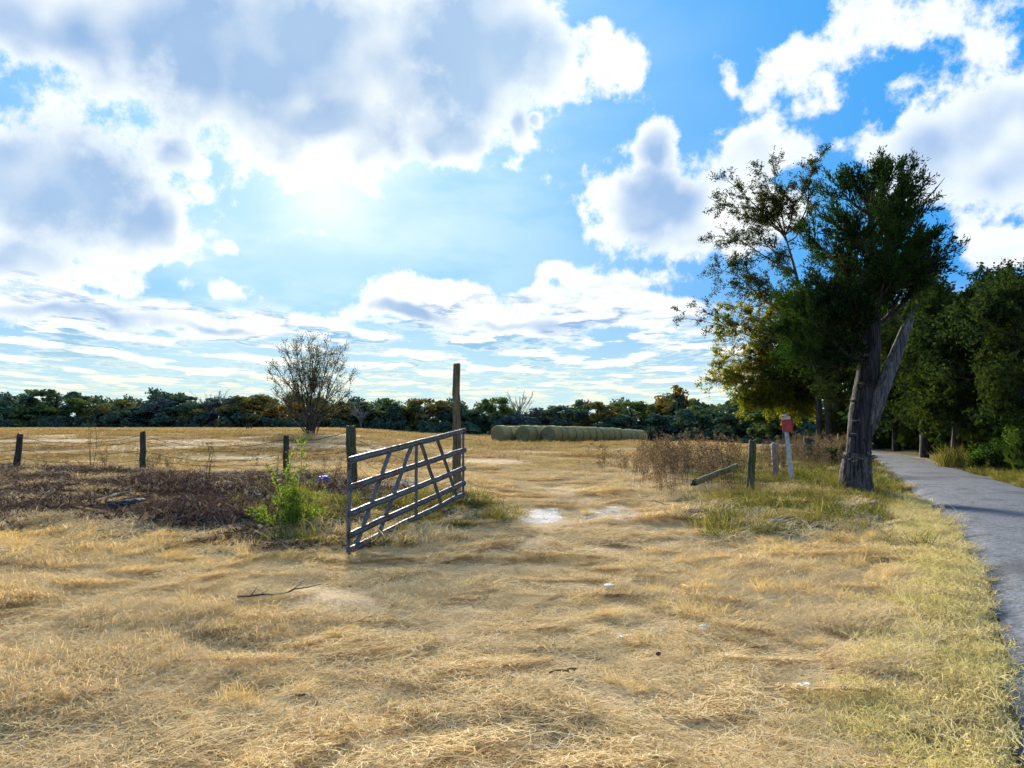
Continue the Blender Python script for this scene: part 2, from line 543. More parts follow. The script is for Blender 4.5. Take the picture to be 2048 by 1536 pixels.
def build_ground():
    def axis(lo, hi, fine_lo, fine_hi, fine, grow):
        a = list(np.arange(fine_lo, fine_hi, fine))
        s = fine; v = fine_hi
        while v < hi:
            a.append(v); s *= grow; v += s
        a.append(hi)
        s = fine; v = fine_lo - fine; left = []
        while v > lo:
            left.append(v); s *= grow; v -= s
        left.append(lo)
        return np.array(left[::-1] + a)
    xs = axis(-3000, 3000, -13, 13, 0.14, 1.06)
    ys = axis(-400, 5000, 1.5, 26, 0.14, 1.05)
    X, Y = np.meshgrid(xs, ys)
    Z = H(X, Y)
    # far beyond the woods the land falls away to the horizon level
    nx, ny = len(xs), len(ys)
    idx = np.arange(nx * ny).reshape(ny, nx)
    f = np.stack([idx[:-1, :-1], idx[:-1, 1:], idx[1:, 1:], idx[1:, :-1]], -1).reshape(-1, 4)
    z = zones(X.ravel(), Y.ravel())
    m, g, o = new_mat('ground')
    pos = g.n('ShaderNodeNewGeometry').outputs['Position']
    A = lambda k: g.n('ShaderNodeAttribute', attribute_name=k).outputs['Fac']
    px, py, pz = g.sep(pos)
    flat = g.xyz(px, py, 0.0)
    n_big = g.noise(flat, 0.25, 4.0, 0.6)
    n_mid = g.noise(flat, 1.6, 5.0, 0.65)
    n_fine = g.noise(flat, 26.0, 6.0, 0.7)
    streak = g.noise(g.v('MULTIPLY', flat, (0.55, 2.6, 1.0)), 0.6, 5.0, 0.65)
    straw = g.mix(g.step(n_fine, 0.3, 0.7), (0.20, 0.135, 0.062), (0.52, 0.38, 0.19))
    straw = g.mix(g.m('MULTIPLY', g.step(n_mid, 0.4, 0.65), 0.55), straw, (0.26, 0.17, 0.085))
    field = g.mix(g.step(streak, 0.3, 0.7), (0.17, 0.112, 0.05), (0.32, 0.218, 0.096))
    field = g.mix(g.m('MULTIPLY', g.step(n_fine, 0.35, 0.7), 0.5), field, (0.36, 0.255, 0.12))
    field = g.mix(g.m('MULTIPLY', g.step(n_big, 0.5, 0.7), 0.35), field, (0.27, 0.23, 0.085))
    base = g.mix(g.step(py, 18.0, 27.0), straw, field)
    mulch = g.mix(g.step(n_fine, 0.35, 0.68), (0.045, 0.03, 0.021), (0.20, 0.137, 0.085))
    mulch = g.mix(g.m('MULTIPLY', g.step(n_mid, 0.5, 0.68), 0.5), mulch, (0.20, 0.14, 0.09))
    wob = g.m('MULTIPLY', g.m('SUBTRACT', n_mid, 0.5), 0.8)
    msk = lambda k, a=0.35, b=0.65: g.step(g.m('ADD', A(k), wob), a, b)
    base = g.mix(msk('mulch'), base, mulch)
    green = g.mix(g.step(n_fine, 0.3, 0.7), (0.03, 0.045, 0.012), (0.13, 0.14, 0.045))
    base = g.mix(g.m('MULTIPLY', msk('green'), 0.7), base, green)
    vg = g.mix(g.step(n_fine, 0.3, 0.7), (0.12, 0.095, 0.04), (0.42, 0.35, 0.17))
    base = g.mix(g.m('MULTIPLY', msk('verge'), 0.8), base, vg)
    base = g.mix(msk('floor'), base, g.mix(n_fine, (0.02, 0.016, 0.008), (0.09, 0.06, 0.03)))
    chalk = g.mix(g.step(n_fine, 0.36, 0.60), (0.24, 0.19, 0.14), (0.72, 0.68, 0.63))
    base = g.mix(g.step(g.m('ADD', g.m('ADD', A('chalk'), g.m('MULTIPLY', g.m('SUBTRACT', n_mid, 0.5), 1.6)), g.m('MULTIPLY', g.m('SUBTRACT', n_fine, 0.5), 2.0)), 0.26, 0.52), base, chalk)
    bh = g.m('ADD', g.m('MULTIPLY', n_fine, 0.35), n_mid)
    principled(g, o, base, 0.95, bh, 0.06, 1.0, spec=0.1)
    gr = mesh_obj('ground', np.stack([X, Y, Z], -1), f, m, None, True, z)
    gr['kind'] = 'structure'
    return gr
build_ground()

def build_road():
    ys = np.concatenate([np.arange(-4, 30, 0.16), np.arange(30, 80, 0.6)])
    k = 15
    L = []; 
    for y in ys:
        xl = float(road_left_x(y)) + (fbm(np.array([y * 1.1]), np.array([0.3]), 4, 71)[0] - 0.5) * 0.42 + (fbm(np.array([y * 6.0]), np.array([4.3]), 2, 75)[0] - 0.5) * 0.12
        xr = float(road_right_x(y)) + (fbm(np.array([y * 1.1]), np.array([9.3]), 4, 72)[0] - 0.5) * 0.42
        for j in range(k):
            u = j / (k - 1)
            x = xl + (xr - xl) * u
            crown = 0.05 * (1 - (2 * u - 1) ** 2)
            edge = -0.05 if j in (0, k - 1) else 0.0
            L.append((x, y, float(H0(np.array([x]), np.array([y]))[0]) + 0.012 + crown + edge))
    n = len(ys); idx = np.arange(n * k).reshape(n, k)
    f = np.stack([idx[:-1, :-1], idx[:-1, 1:], idx[1:, 1:], idx[1:, :-1]], -1).reshape(-1, 4)
    m, g, o = new_mat('asphalt')
    pos = g.n('ShaderNodeNewGeometry').outputs['Position']
    vo = g.n('ShaderNodeTexVoronoi'); vo.inputs['Scale'].default_value = 38.0; g.put(vo.inputs['Vector'], pos)
    speck = g.sep(vo.outputs['Color'])[0]
    big = g.noise(pos, 0.55, 4.0, 0.6, 0.4)
    fine = g.noise(pos, 60.0, 3.0, 0.7)
    n2 = g.noise(pos, 2.6, 5.0, 0.65)
    cr = g.n('ShaderNodeTexVoronoi', feature='DISTANCE_TO_EDGE'); cr.inputs['Scale'].default_value = 1.1
    g.put(cr.inputs['Vector'], g.v('ADD', pos, g.v('SCALE', g.noise(pos, 1.6, 4.0, 0.6, 0.0, col=True), 0.9)))
    crack = g.m('MULTIPLY', g.m('SUBTRACT', 1.0, g.step(cr.outputs['Distance'], 0.008, 0.032)), g.step(big, 0.38, 0.52))
    col = g.mix(speck, (0.016, 0.020, 0.027), (0.18, 0.205, 0.245))
    col = g.mix(0.45, col, g.mix(n2, (0.040, 0.048, 0.062), (0.108, 0.124, 0.152)))
    col = g.mix(g.m('MULTIPLY', g.step(big, 0.52, 0.60), 0.7), col, (0.026, 0.028, 0.036))
    col = g.mix(g.m('MULTIPLY', g.step(n2, 0.54, 0.66), 0.7), col, (0.032, 0.035, 0.042))
    col = g.mix(g.m('MULTIPLY', crack, 0.8), col, (0.03, 0.03, 0.03))
    bh = g.m('ADD', g.m('MULTIPLY', speck, 0.5), fine)
    principled(g, o, col, 0.75, bh, 0.008, 1.0, spec=0.35)
    r = mesh_obj('road', L, f, m, None, True)
    r['kind'] = 'structure'
build_road()

# ------------------------------------------------------------------ grass, straw, litter (stuff)
def ribbons(P, wid, v, up=None):
    """P: (n, s, 3) blade centre lines; wid: (n,) widths; returns verts, quad faces, attr"""
    n, s, _ = P.shape
    T = np.gradient(P, axis=1)
    T /= np.linalg.norm(T, axis=2, keepdims=True) + 1e-9
    if up is None:
        up = np.array([0.0, 0.0, 1.0])
    side = np.cross(T, up)
    ln = np.linalg.norm(side, axis=2, keepdims=True)
    side = np.where(ln < 0.05, np.array([1.0, 0, 0]), side / (ln + 1e-9))
    taper = np.interp(np.linspace(0, 1, s), [0, 0.3, 0.75, 1.0], [0.8, 1.0, 0.75, 0.12])
    off = side * (wid[:, None] * 0.5 * taper[None, :])[:, :, None]
    V = np.stack([P - off, P + off], 2).reshape(n * s * 2, 3)
    base = (np.arange(n) * s * 2)[:, None] + (np.arange(s - 1) * 2)[None, :]
    b = base.reshape(-1)
    Fq = np.stack([b, b + 1, b + 3, b + 2], 1)
    return V, Fq, np.repeat(v, s * 2)

def lying_blades(rng, n, R, lmin, lmax, w, zmax, spread=1.2, seg=5, wave=0.5):
    a = rng.uniform(0, 2 * np.pi, n); r = R * np.sqrt(rng.uniform(0, 1, n))
    L = rng.uniform(lmin, lmax, n)
    th = rng.normal(0, spread, n)
    t = np.linspace(0, 1, seg)
    curl = np.cumsum(rng.normal(0, wave, (n, seg)), axis=1)
    ang = th[:, None] + curl
    st = (L / (seg - 1))[:, None]
    x = np.cumsum(np.cos(ang) * st, axis=1) - L[:, None] / 2 * np.cos(th)[:, None] + (r * np.cos(a))[:, None]
    y = np.cumsum(np.sin(ang) * st, axis=1) - L[:, None] / 2 * np.sin(th)[:, None] + (r * np.sin(a))[:, None]
    h0 = rng.uniform(0.0, zmax, n); hb = rng.uniform(0.0, zmax * 0.9, n)
    z = h0[:, None] * (0.5 + 0.5 * t[None]) + hb[:, None] * np.sin(np.pi * t[None] * rng.uniform(0.6, 1.2, n)[:, None]) - 0.008
    P = np.stack([x, y, z], -1)
    return ribbons(P, rng.uniform(0.7, 1.35, n) * w, rng.uniform(0, 1, n))

def standing_blades(rng, n, R, hmin, hmax, w, lean=0.5, seg=5, droop=0.8, tilt=(0.0, 0.0)):
    a = rng.uniform(0, 2 * np.pi, n); r = R * rng.uniform(0, 1, n) ** 0.8
    L = rng.uniform(hmin, hmax, n)
    th = rng.uniform(0, 2 * np.pi, n)
    b0 = np.abs(rng.normal(0.15, lean, n)); b1 = b0 + np.abs(rng.normal(0.3, droop, n))
    t = np.linspace(0, 1, seg)
    bend = b0[:, None] + (b1 - b0)[:, None] * t[None] ** 1.4
    st = (L / (seg - 1))[:, None]
    rad = np.cumsum(np.sin(bend) * st, axis=1); zz = np.cumsum(np.cos(bend) * st, axis=1)
    x = (r * np.cos(a))[:, None] + rad * np.cos(th)[:, None] + tilt[0] * zz
    y = (r * np.sin(a))[:, None] + rad * np.sin(th)[:, None] + tilt[1] * zz
    P = np.stack([x, y, np.maximum(zz - st * 0.6, -0.01)], -1)
    face = np.stack([np.cos(th + 1.57 + rng.normal(0, 0.6, n)), np.sin(th + 1.57), rng.normal(0, 0.3, n)], -1)[:, None, :]
    return ribbons(P, rng.uniform(0.7, 1.3, n) * w, rng.uniform(0, 1, n), np.broadcast_to(face, P.shape))

def proto_coll(name, items, mat):
    c = bpy.data.collections.new(name)
    for i, (V, Fq, v) in enumerate(items):
        o = mesh_obj(f'{name}_{i:02d}', V, Fq, mat, None, False, {'v': v}, link=False)
        c.objects.link(o)
    return c

def scatter_gn(name, pts, rot, scl, idx, coll, label, cat):
    me = bpy.data.meshes.new(name)
    n = len(pts)
    me.vertices.add(n); me.vertices.foreach_set('co', np.asarray(pts, np.float32).ravel())
    for an, ty, dat, key in (('rot', 'FLOAT_VECTOR', rot, 'vector'), ('scl', 'FLOAT_VECTOR', scl, 'vector'), ('pick', 'INT', idx, 'value')):
        a = me.attributes.new(an, ty, 'POINT')
        a.data.foreach_set(key, np.asarray(dat, np.int32 if ty == 'INT' else np.float32).ravel())
    o = bpy.data.objects.new(name, me); COL.objects.link(o)
    ng = bpy.data.node_groups.new(name, 'GeometryNodeTree')
    ng.interface.new_socket('Geometry', in_out='INPUT', socket_type='NodeSocketGeometry')
    ng.interface.new_socket('Geometry', in_out='OUTPUT', socket_type='NodeSocketGeometry')
    gi = ng.nodes.new('NodeGroupInput'); go = ng.nodes.new('NodeGroupOutput')
    ip = ng.nodes.new('GeometryNodeInstanceOnPoints')
    ci = ng.nodes.new('GeometryNodeCollectionInfo')
    ci.inputs['Collection'].default_value = coll
    ci.inputs['Separate Children'].default_value = True
    ci.inputs['Reset Children'].default_value = True
    def na(nm, ty):
        q = ng.nodes.new('GeometryNodeInputNamedAttribute'); q.data_type = ty; q.inputs['Name'].default_value = nm
        return q.outputs['Attribute']
    ng.links.new(gi.outputs[0], ip.inputs['Points'])
    ng.links.new(ci.outputs[0], ip.inputs['Instance'])
    ip.inputs['Pick Instance'].default_value = True
    ng.links.new(na('pick', 'INT'), ip.inputs['Instance Index'])
    ng.links.new(na('rot', 'FLOAT_VECTOR'), ip.inputs['Rotation'])
    ng.links.new(na('scl', 'FLOAT_VECTOR'), ip.inputs['Scale'])
    ng.links.new(ip.outputs[0], go.inputs[0])
    md = o.modifiers.new('scatter', 'NODES'); md.node_group = ng
    o['kind'] = 'stuff'
    tag(o, label, cat)
    return o

def sample_area(rng, per_m2, y0, y1, pad=1.0, k=0.745):
    area = k * (y1 ** 2 - y0 ** 2) + 2 * pad * (y1 - y0)
    n = int(area * per_m2)
    # area-uniform in a widening strip
    w0, w1 = k * y0 + pad, k * y1 + pad
    u = rng.uniform(0, 1, n)
    w = np.sqrt(w0 ** 2 + u * (w1 ** 2 - w0 ** 2))
    y = (w - pad) / k
    x = rng.uniform(-1, 1, n) * w
    return x, y

M_STRAW = mat_leaf('dry straw', [(0.0, (0.26, 0.165, 0.065)), (0.3, (0.58, 0.42, 0.19)), (0.6, (0.80, 0.62, 0.32)), (1.0, (0.97, 0.86, 0.58))],
                   0.30, (0.62, 0.49, 0.28), 0.55, (1.1, 1.0, 0.8))
M_TUFT = mat_leaf('dry standing grass', [(0.0, (0.28, 0.19, 0.08)), (0.4, (0.56, 0.43, 0.20)), (0.75, (0.74, 0.60, 0.32)), (1.0, (0.90, 0.80, 0.54))],
                  0.32, (0.56, 0.42, 0.20), 0.5, (1.1, 1.0, 0.75))
M_STUB = mat_leaf('field stubble', [(0.0, (0.26, 0.16, 0.065)), (0.5, (0.54, 0.37, 0.155)), (1.0, (0.74, 0.54, 0.25))], 0.25, (0.42, 0.33, 0.13), 0.12, (1.1, 1.0, 0.7))
M_GREEN = mat_leaf('green grass', [(0.0, (0.026, 0.042, 0.012)), (0.45, (0.068, 0.088, 0.027)), (0.75, (0.16, 0.14, 0.05)), (1.0, (0.46, 0.37, 0.17))],
                   0.28, (0.24, 0.185, 0.075), 0.9, (1.2, 1.3, 0.5))
M_VERGE = mat_leaf('verge grass', [(0.0, (0.28, 0.22, 0.09)), (0.5, (0.58, 0.475, 0.24)), (1.0, (0.86, 0.76, 0.48))], 0.25, (0.54, 0.48, 0.22), 0.9, (1.05, 1.05, 0.75))
M_LITTER = mat_leaf('leaf litter', [(0.0, (0.03, 0.019, 0.014)), (0.45, (0.14, 0.092, 0.062)), (0.78, (0.27, 0.19, 0.12)), (1.0, (0.60, 0.49, 0.34))], 0.12, (0.085, 0.055, 0.052), 0.5, (1.1, 1.0, 0.8))
M_WEED = mat_leaf('dry weeds', [(0.0, (0.075, 0.052, 0.032)), (0.5, (0.18, 0.125, 0.075)), (1.0, (0.42, 0.32, 0.18))], 0.2, (0.12, 0.085, 0.06), 0.8, (1.0, 1.0, 0.85))

def build_grass():
    rng = np.random.default_rng(5)
    # --- flattened straw near and middle distance
    near = proto_coll('straw_near', [lying_blades(rng, 620, 0.33, 0.05, 0.26, 0.0034, 0.05, 1.3, 6, 0.42) for _ in range(8)], M_STRAW)
    mid = proto_coll('straw_mid', [lying_blades(rng, 420, 0.5, 0.10, 0.40, 0.0065, 0.07, 1.2, 5, 0.42) for _ in range(6)], M_STRAW)
    def straw(name, coll, nvar, per, y0, y1, label):
        x, y = sample_area(rng, per, y0, y1)
        z = zones(x, y)
        road = x - road_left_x(y)
        keep = (1 - 0.62 * z['mulch']) * (1 - 0.35 * z['green']) * (1 - 0.80 * z['chalk']) * (1 - 0.15 * z['verge'])
        thin = sst(fbm(x * 0.5 + 3, y * 0.7, 4, 91), 0.30, 0.46)
        keep = keep * (0.55 + 0.45 * thin) * (road < -0.30)
        ok = rng.uniform(0, 1, len(x)) < keep
        x, y = x[ok], y[ok]; tr = zones(x, y)['track']
        n = len(x)
        lump = fbm(x * 0.75, y * 1.25, 3, 95)
        dirn = (fbm(x * 0.22, y * 0.22, 2, 97) - 0.5) * 5.0
        rot = np.stack([rng.normal(0, 0.10, n), rng.normal(0, 0.10, n), dirn + rng.normal(0, 0.5, n)], -1)
        s = rng.uniform(0.75, 1.25, n)
        zs = s * (0.5 + 1.0 * sst(lump, 0.42, 0.72)) * (1 - 0.5 * tr)
        scl = np.stack([s, s, zs], -1)
        lift = 0.03 * sst(lump, 0.5, 0.72) * (1 - tr)
        pts = np.stack([x, y, H(x, y) + lift], -1)
        scatter_gn(name, pts, rot, scl, rng.integers(0, nvar, n), coll, label, 'straw')
    straw('straw', near, 8, 15, 2.0, 9.5, 'loose cut straw strewn flat over the near ground')
    straw('cut_straw', mid, 6, 4.6, 9.3, 27.0, 'flattened pale straw round the gateway and just beyond it')
    # --- standing dry tufts, in drifts
    tuft = proto_coll('dry_tuft', [standing_blades(rng, 330, 0.24, 0.06, 0.26, 0.0036, 0.7, 6, 1.0, (rng.normal(0, 0.3), rng.normal(0, 0.3))) for _ in range(6)], M_TUFT)
    x, y = sample_area(rng, 12, 2.0, 17.0)
    z = zones(x, y)
    drift = sst(fbm(x * 0.42 + 8, y * 0.75 + 3, 4, 101), 0.50, 0.62)
    band_l = poly_mask(x, y, [(-300, 1062), (60, 1055), (330, 1068), (470, 1100), (700, 1118), (620, 1140), (300, 1135), (-300, 1130)], 0.5, 111)
    band_r = poly_mask(x, y, [(1430, 1095), (1560, 1078), (1840, 1075), (1880, 1120), (1840, 1210), (1600, 1250), (1380, 1290), (1180, 1200), (1300, 1170)], 0.6, 121)
    band_c = poly_mask(x, y, [(380, 1530), (500, 1400), (640, 1390), (720, 1480), (640, 1600)], 0.4, 131)
    band_g = poly_mask(x, y, [(690, 1095), (800, 1070), (960, 1035), (1000, 1060), (900, 1110), (760, 1135)], 0.3, 141)
    keep = np.maximum.reduce([drift * 0.45 * (1 - z['track'] * 0.8), band_l * 0.9, band_r * 0.55, band_c * 0.7, band_g * 0.6])
    keep = keep * (1 - 0.8 * z['mulch'] * (1 - band_l)) * (1 - z['chalk']) * (x < road_left_x(y) - 0.5) * (1 - 0.6 * z['green'])
    ok = rng.uniform(0, 1, len(x)) < keep
    tall = np.maximum(band_l, band_r)[ok]
    x, y = x[ok], y[ok]; n = len(x)
    s = rng.uniform(0.45, 0.9, n) * (0.6 + 0.25 * tall)
    wind = 0.5 + (fbm(x * 0.3, y * 0.3, 2, 99) - 0.5) * 3
    rot = np.stack([0.35 * np.sin(wind) + rng.normal(0, 0.15, n), 0.35 * np.cos(wind) + rng.normal(0, 0.15, n), rng.uniform(0, 6.28, n)], -1)
    scatter_gn('dry_grass', np.stack([x, y, H(x, y) - 0.005], -1), rot, np.stack([s * 1.15, s * 1.15, s], -1), rng.integers(0, 6, n), tuft,
               'golden dry grass standing in low drifts', 'grass')
    # --- stubble of the mown field
    stub = proto_coll('stubble', [lying_blades(rng, 110, 1.0, 0.25, 0.8, 0.020, 0.09, 1.3, 4, 0.5) for _ in range(4)], M_STUB)
    x, y = sample_area(rng, 1.15, 24.0, 78.0)
    rl = road_left_x(np.clip(y, -4, 80)) - x
    row = sst(fbm(x * 0.12, y * 0.45, 3, 151), 0.35, 0.6)
    ok = (rng.uniform(0, 1, len(x)) < 0.35 + 0.65 * row) & (rl > 4.0)
    x, y = x[ok], y[ok]; n = len(x)
    s = rng.uniform(0.8, 1.5, n)
    rot = np.stack([np.zeros(n), np.zeros(n), rng.normal(0, 0.7, n)], -1)
    lump = sst(fbm(x * 0.4, y * 0.8, 3, 157), 0.58, 0.75)
    scatter_gn('field_stubble', np.stack([x, y, H(x, y)], -1), rot, np.stack([s, s, s * (0.5 + 1.6 * lump)], -1), rng.integers(0, 4, n), stub,
               'short tan stubble of the mown hay field', 'stubble')
    fs = proto_coll('far_stubble', [lying_blades(rng, 120, 2.2, 0.6, 1.8, 0.05, 0.16, 1.3, 4, 0.5) for _ in range(3)], M_STUB)
    x, y = sample_area(rng, 0.22, 76.0, 152.0)
    ok = road_left_x(np.clip(y, -4, 80)) - x > 4.0
    x, y = x[ok], y[ok]; n = len(x); s = rng.uniform(0.8, 1.4, n)
    scatter_gn('far_stubble', np.stack([x, y, H(x, y)], -1), np.stack([np.zeros(n), np.zeros(n), rng.normal(0, 0.7, n)], -1), np.stack([s, s, s], -1), rng.integers(0, 3, n), fs,
               'tan stubble of the hay field out towards the far trees', 'stubble')
    # --- green grass
    gt = proto_coll('green_tuft', [standing_blades(rng, 110, 0.17, 0.06, 0.26, 0.0055, 0.4, 5, 0.8) for _ in range(5)], M_GREEN)
    x, y = sample_area(rng, 22, 8.0, 34.0)
    z = zones(x, y)
    rr = x - road_right_x(np.clip(y, -4, 80))
    keep = z['green'] * (0.28 + 0.6 * sst(fbm(x * 0.9, y * 0.9, 3, 161), 0.42, 0.58))
    keep = keep * ((x < road_left_x(y) - 0.25) | (rr > 0.2)) * (1 - sst(rr, 2.5, 5.0)) * np.interp(y, [18, 34], [1, 0.5])
    ok = rng.uniform(0, 1, len(x)) < keep
    x, y = x[ok], y[ok]; n = len(x)
    s = rng.uniform(0.55, 1.2, n) * np.interp(y, [16, 30], [1.0, 1.5])
    rot = np.stack([rng.normal(0, 0.2, n), rng.normal(0, 0.2, n), rng.uniform(0, 6.28, n)], -1)
    scatter_gn('green_grass', np.stack([x, y, H(x, y) - 0.005], -1), rot, np.stack([s * 1.2, s * 1.2, s], -1), rng.integers(0, 5, n), gt,
               'green grass round the gate, the big trunk and along the lane', 'grass')
    # --- pale clipped grass of the road verge
    vt = proto_coll('verge_tuft', [standing_blades(rng, 380, 0.25, 0.02, 0.065, 0.0036, 1.1, 4, 1.0) for _ in range(4)], M_VERGE)
    y = rng.uniform(2.0, 17.0, 1300)
    d = np.abs(rng.normal(0, 0.33, len(y)))
    x = road_left_x(y) - 0.30 - d + rng.uniform(0, 0.16, len(y)) + (fbm(y * 1.7, y * 0 + 2.0, 3, 177) - 0.5) * 0.35
    ok = d < 0.85
    x, y = x[ok], y[ok]; n = len(x)
    s = rng.uniform(0.6, 1.3, n)
    rot = np.stack([rng.normal(0, 0.25, n), rng.normal(0, 0.25, n), rng.uniform(0, 6.28, n)], -1)
    scatter_gn('verge_grass', np.stack([x, y, np.maximum(H(x, y), H0(x, y) - 0.01)], -1), rot, np.stack([s, s, s], -1), rng.integers(0, 4, n), vt,
               'pale yellow-green clipped grass along the edge of the lane', 'grass')
    # --- leaf litter and sticks on the cleared bank
    def litter_item(n, R):
        a = rng.uniform(0, 6.28, n); r = R * np.sqrt(rng.uniform(0, 1, n))
        c = np.stack([r * np.cos(a), r * np.sin(a), rng.uniform(0, 0.035, n)], -1)
        u = rng.normal(0, 1, (n, 3)); u[:, 2] *= 0.35; u /= np.linalg.norm(u, axis=1)[:, None]
        w = np.cross(u, rng.normal(0, 0.4, (n, 3)) + np.array([0, 0, 1.0])); w /= np.linalg.norm(w, axis=1)[:, None]
        l = rng.uniform(0.012, 0.04, n)[:, None]
        V = np.stack([c - u * l, c + w * l * 0.55, c + u * l, c - w * l * 0.55], 1).reshape(-1, 3)
        Fq = np.arange(n * 4).reshape(n, 4)
        v = np.repeat(rng.uniform(0, 1, n), 4)
        V2, F2, v2 = lying_blades(rng, 26, R, 0.15, 0.7, 0.007, 0.07, 1.5, 5, 0.2)
        return np.vstack([V, V2]), np.vstack([Fq, F2 + len(V)]), np.concatenate([v, v2])
    lc = proto_coll('litter', [litter_item(150, 0.40) for _ in range(5)], M_LITTER)
    x, y = sample_area(rng, 11, 9.0, 27.0)
    z = zones(x, y)
    keep = z['mulch'] * (1 - 0.3 * z['green'])
    ok = rng.uniform(0, 1, len(x)) < keep
    x, y = x[ok], y[ok]; n = len(x)
    s = rng.uniform(0.8, 1.5, n)
    rot = np.stack([rng.normal(0, 0.1, n), rng.normal(0, 0.1, n), rng.uniform(0, 6.28, n)], -1)
    hump = sst(fbm(x * 0.9, y * 0.9, 3, 181), 0.5, 0.75)
    scatter_gn('leaf_litter', np.stack([x, y, H(x, y) + 0.03 * hump], -1), rot, np.stack([s, s, s * (1 + 1.5 * hump)], -1), rng.integers(0, 5, n), lc,
               'brown dead leaves and broken sticks on the cleared bank', 'leaf litter')
    # --- tall dry weeds
    def weed_item(h):
        Vs, Fs, vs2 = [], [], []; off = 0
        for _ in range(int(rng.integers(4, 8))):
            th = rng.uniform(0, 6.28); ln = abs(rng.normal(0.12, 0.12)); L = h * rng.uniform(0.6, 1.0)
            t = np.linspace(0, 1, 6)
            st = np.stack([np.cos(th) * ln * L * t ** 1.3, np.sin(th) * ln * L * t ** 1.3, L * t], -1) + np.append(rng.normal(0, 0.05, 2), -0.02)
            paths = [st]
            for k in range(int(rng.integers(5, 11))):
                q = rng.uniform(0.25, 0.98); p0 = st[0] + (st[-1] - st[0]) * 0 ; p0 = np.array([np.interp(q, t, st[:, i]) for i in range(3)])
                a = rng.uniform(0, 6.28); bl = rng.uniform(0.06, 0.26) * (1.25 - q)
                d = np.array([np.cos(a) * 0.7, np.sin(a) * 0.7, 0.8])
                tt = np.linspace(0, 1, 6)[:, None]
                paths.append(p0 + d * bl * tt + np.array([0, 0, 0.05]) * tt ** 2 * bl)
            P = np.stack(paths)
            wd = np.array([0.007] + [0.0042] * (len(paths) - 1))
            V, Fq, v = ribbons(P, wd, rng.uniform(0, 0.8, len(paths)), np.array([0.3, 1.0, 0.1]))
            Vs.append(V); Fs.append(Fq + off); vs2.append(v); off += len(V)
            tips = np.vstack([P[1:, -1], P[1:, 3], st[2:]])
            m_ = len(tips) * 3
            c = np.repeat(tips, 3, 0) + rng.normal(0, 0.014, (m_, 3))
            u = rng.normal(0, 1, (m_, 3)); u /= np.linalg.norm(u, axis=1)[:, None]
            w = np.cross(u, rng.normal(0, 1, (m_, 3))); w /= np.linalg.norm(w, axis=1)[:, None]
            l = rng.uniform(0.006, 0.02, m_)[:, None]
            V = np.stack([c - u * l, c + w * l * 0.6, c + u * l, c - w * l * 0.6], 1).reshape(-1, 3)
            Vs.append(V); Fs.append(np.arange(m_ * 4).reshape(m_, 4) + off); vs2.append(np.repeat(rng.uniform(0, 1, m_), 4)); off += len(V)
        return np.vstack(Vs), np.vstack(Fs), np.concatenate(vs2)
    wc = proto_coll('weed', [weed_item(0.85) for _ in range(8)], M_WEED)
    def weeds(name, pix, per, smin, smax, label, soft=0.5, ycl=None):
        P = np.array([at(*q)[:2] for q in pix]); lo = P.min(0) - 1; hi = P.max(0) + 1
        n = int((hi[0] - lo[0]) * (hi[1] - lo[1]) * per)
        x = rng.uniform(lo[0], hi[0], n); y = rng.uniform(lo[1], hi[1], n)
        ok = rng.uniform(0, 1, n) < poly_mask(x, y, pix, soft, 191) * (0.25 + 0.75 * sst(fbm(x * 0.8, y * 0.8, 3, 195), 0.4, 0.6))
        ok &= ~((x > 3.2) & (x < 5.5) & (y < 16.5))          # trodden bare in front of the fallen post
        x, y = x[ok], y[ok]; n = len(x)
        s = rng.uniform(smin, smax, n)
        rot = np.stack([rng.normal(0, 0.12, n), rng.normal(0, 0.12, n), rng.uniform(0, 6.28, n)], -1)
        scatter_gn(name, np.stack([x, y, H(x, y)], -1), rot, np.stack([s, s, s], -1), rng.integers(0, 8, n), wc, label, 'weeds')
    weeds('dry_weeds', [(1215, 945), (1290, 940), (1400, 935), (1560, 935), (1640, 925), (1600, 945), (1500, 960), (1480, 995), (1400, 1010), (1290, 1000), (1250, 965)], 5.5, 0.5, 1.65,
          'tangle of tall brown dead weeds beside the fallen fence')
    weeds('bank_weeds', [(-200, 928), (300, 932), (560, 935), (700, 950), (690, 975), (560, 975), (300, 955), (-200, 950)], 0.55, 0.4, 1.0,
          'thin dead weed stalks scattered along the left fence', 0.3)
    weeds('lane_weeds', [(1520, 925), (1600, 905), (1690, 900), (1720, 935), (1660, 955), (1560, 968)], 3.5, 0.6, 1.5,
          'dull weeds round the fence posts near the big trunk', 0.5)
build_grass()

# ------------------------------------------------------------------ trees
def unit(v):
    return v / (np.linalg.norm(v, axis=-1, keepdims=True) + 1e-9)

def tubes(P, R, k=4):
    """many tubes at once: P (n, s, 3), R (n, s)"""
    n, s, _ = P.shape
    T = unit(np.gradient(P, axis=1))
    ref = np.where(np.abs(T[:, :1, 2:3]) < 0.9, np.array([0, 0, 1.0]), np.array([1.0, 0, 0]))
    U = unit(np.cross(T, np.broadcast_to(ref, T.shape))); V = np.cross(T, U)
    th = np.linspace(0, 2 * np.pi, k, endpoint=False)
    C = P[:, :, None, :] + R[:, :, None, None] * (np.cos(th)[:, None] * U[:, :, None, :] + np.sin(th)[:, None] * V[:, :, None, :])
    vv = C.reshape(-1, 3)
    b = (np.arange(n) * s * k)[:, None, None] + (np.arange(s - 1) * k)[None, :, None]
    j = np.arange(k)[None, None, :]; j2 = (j + 1) % k
    f = np.stack([b + j, b + j2, b + k + j2, b + k + j], -1).reshape(-1, 4)
    return vv, f

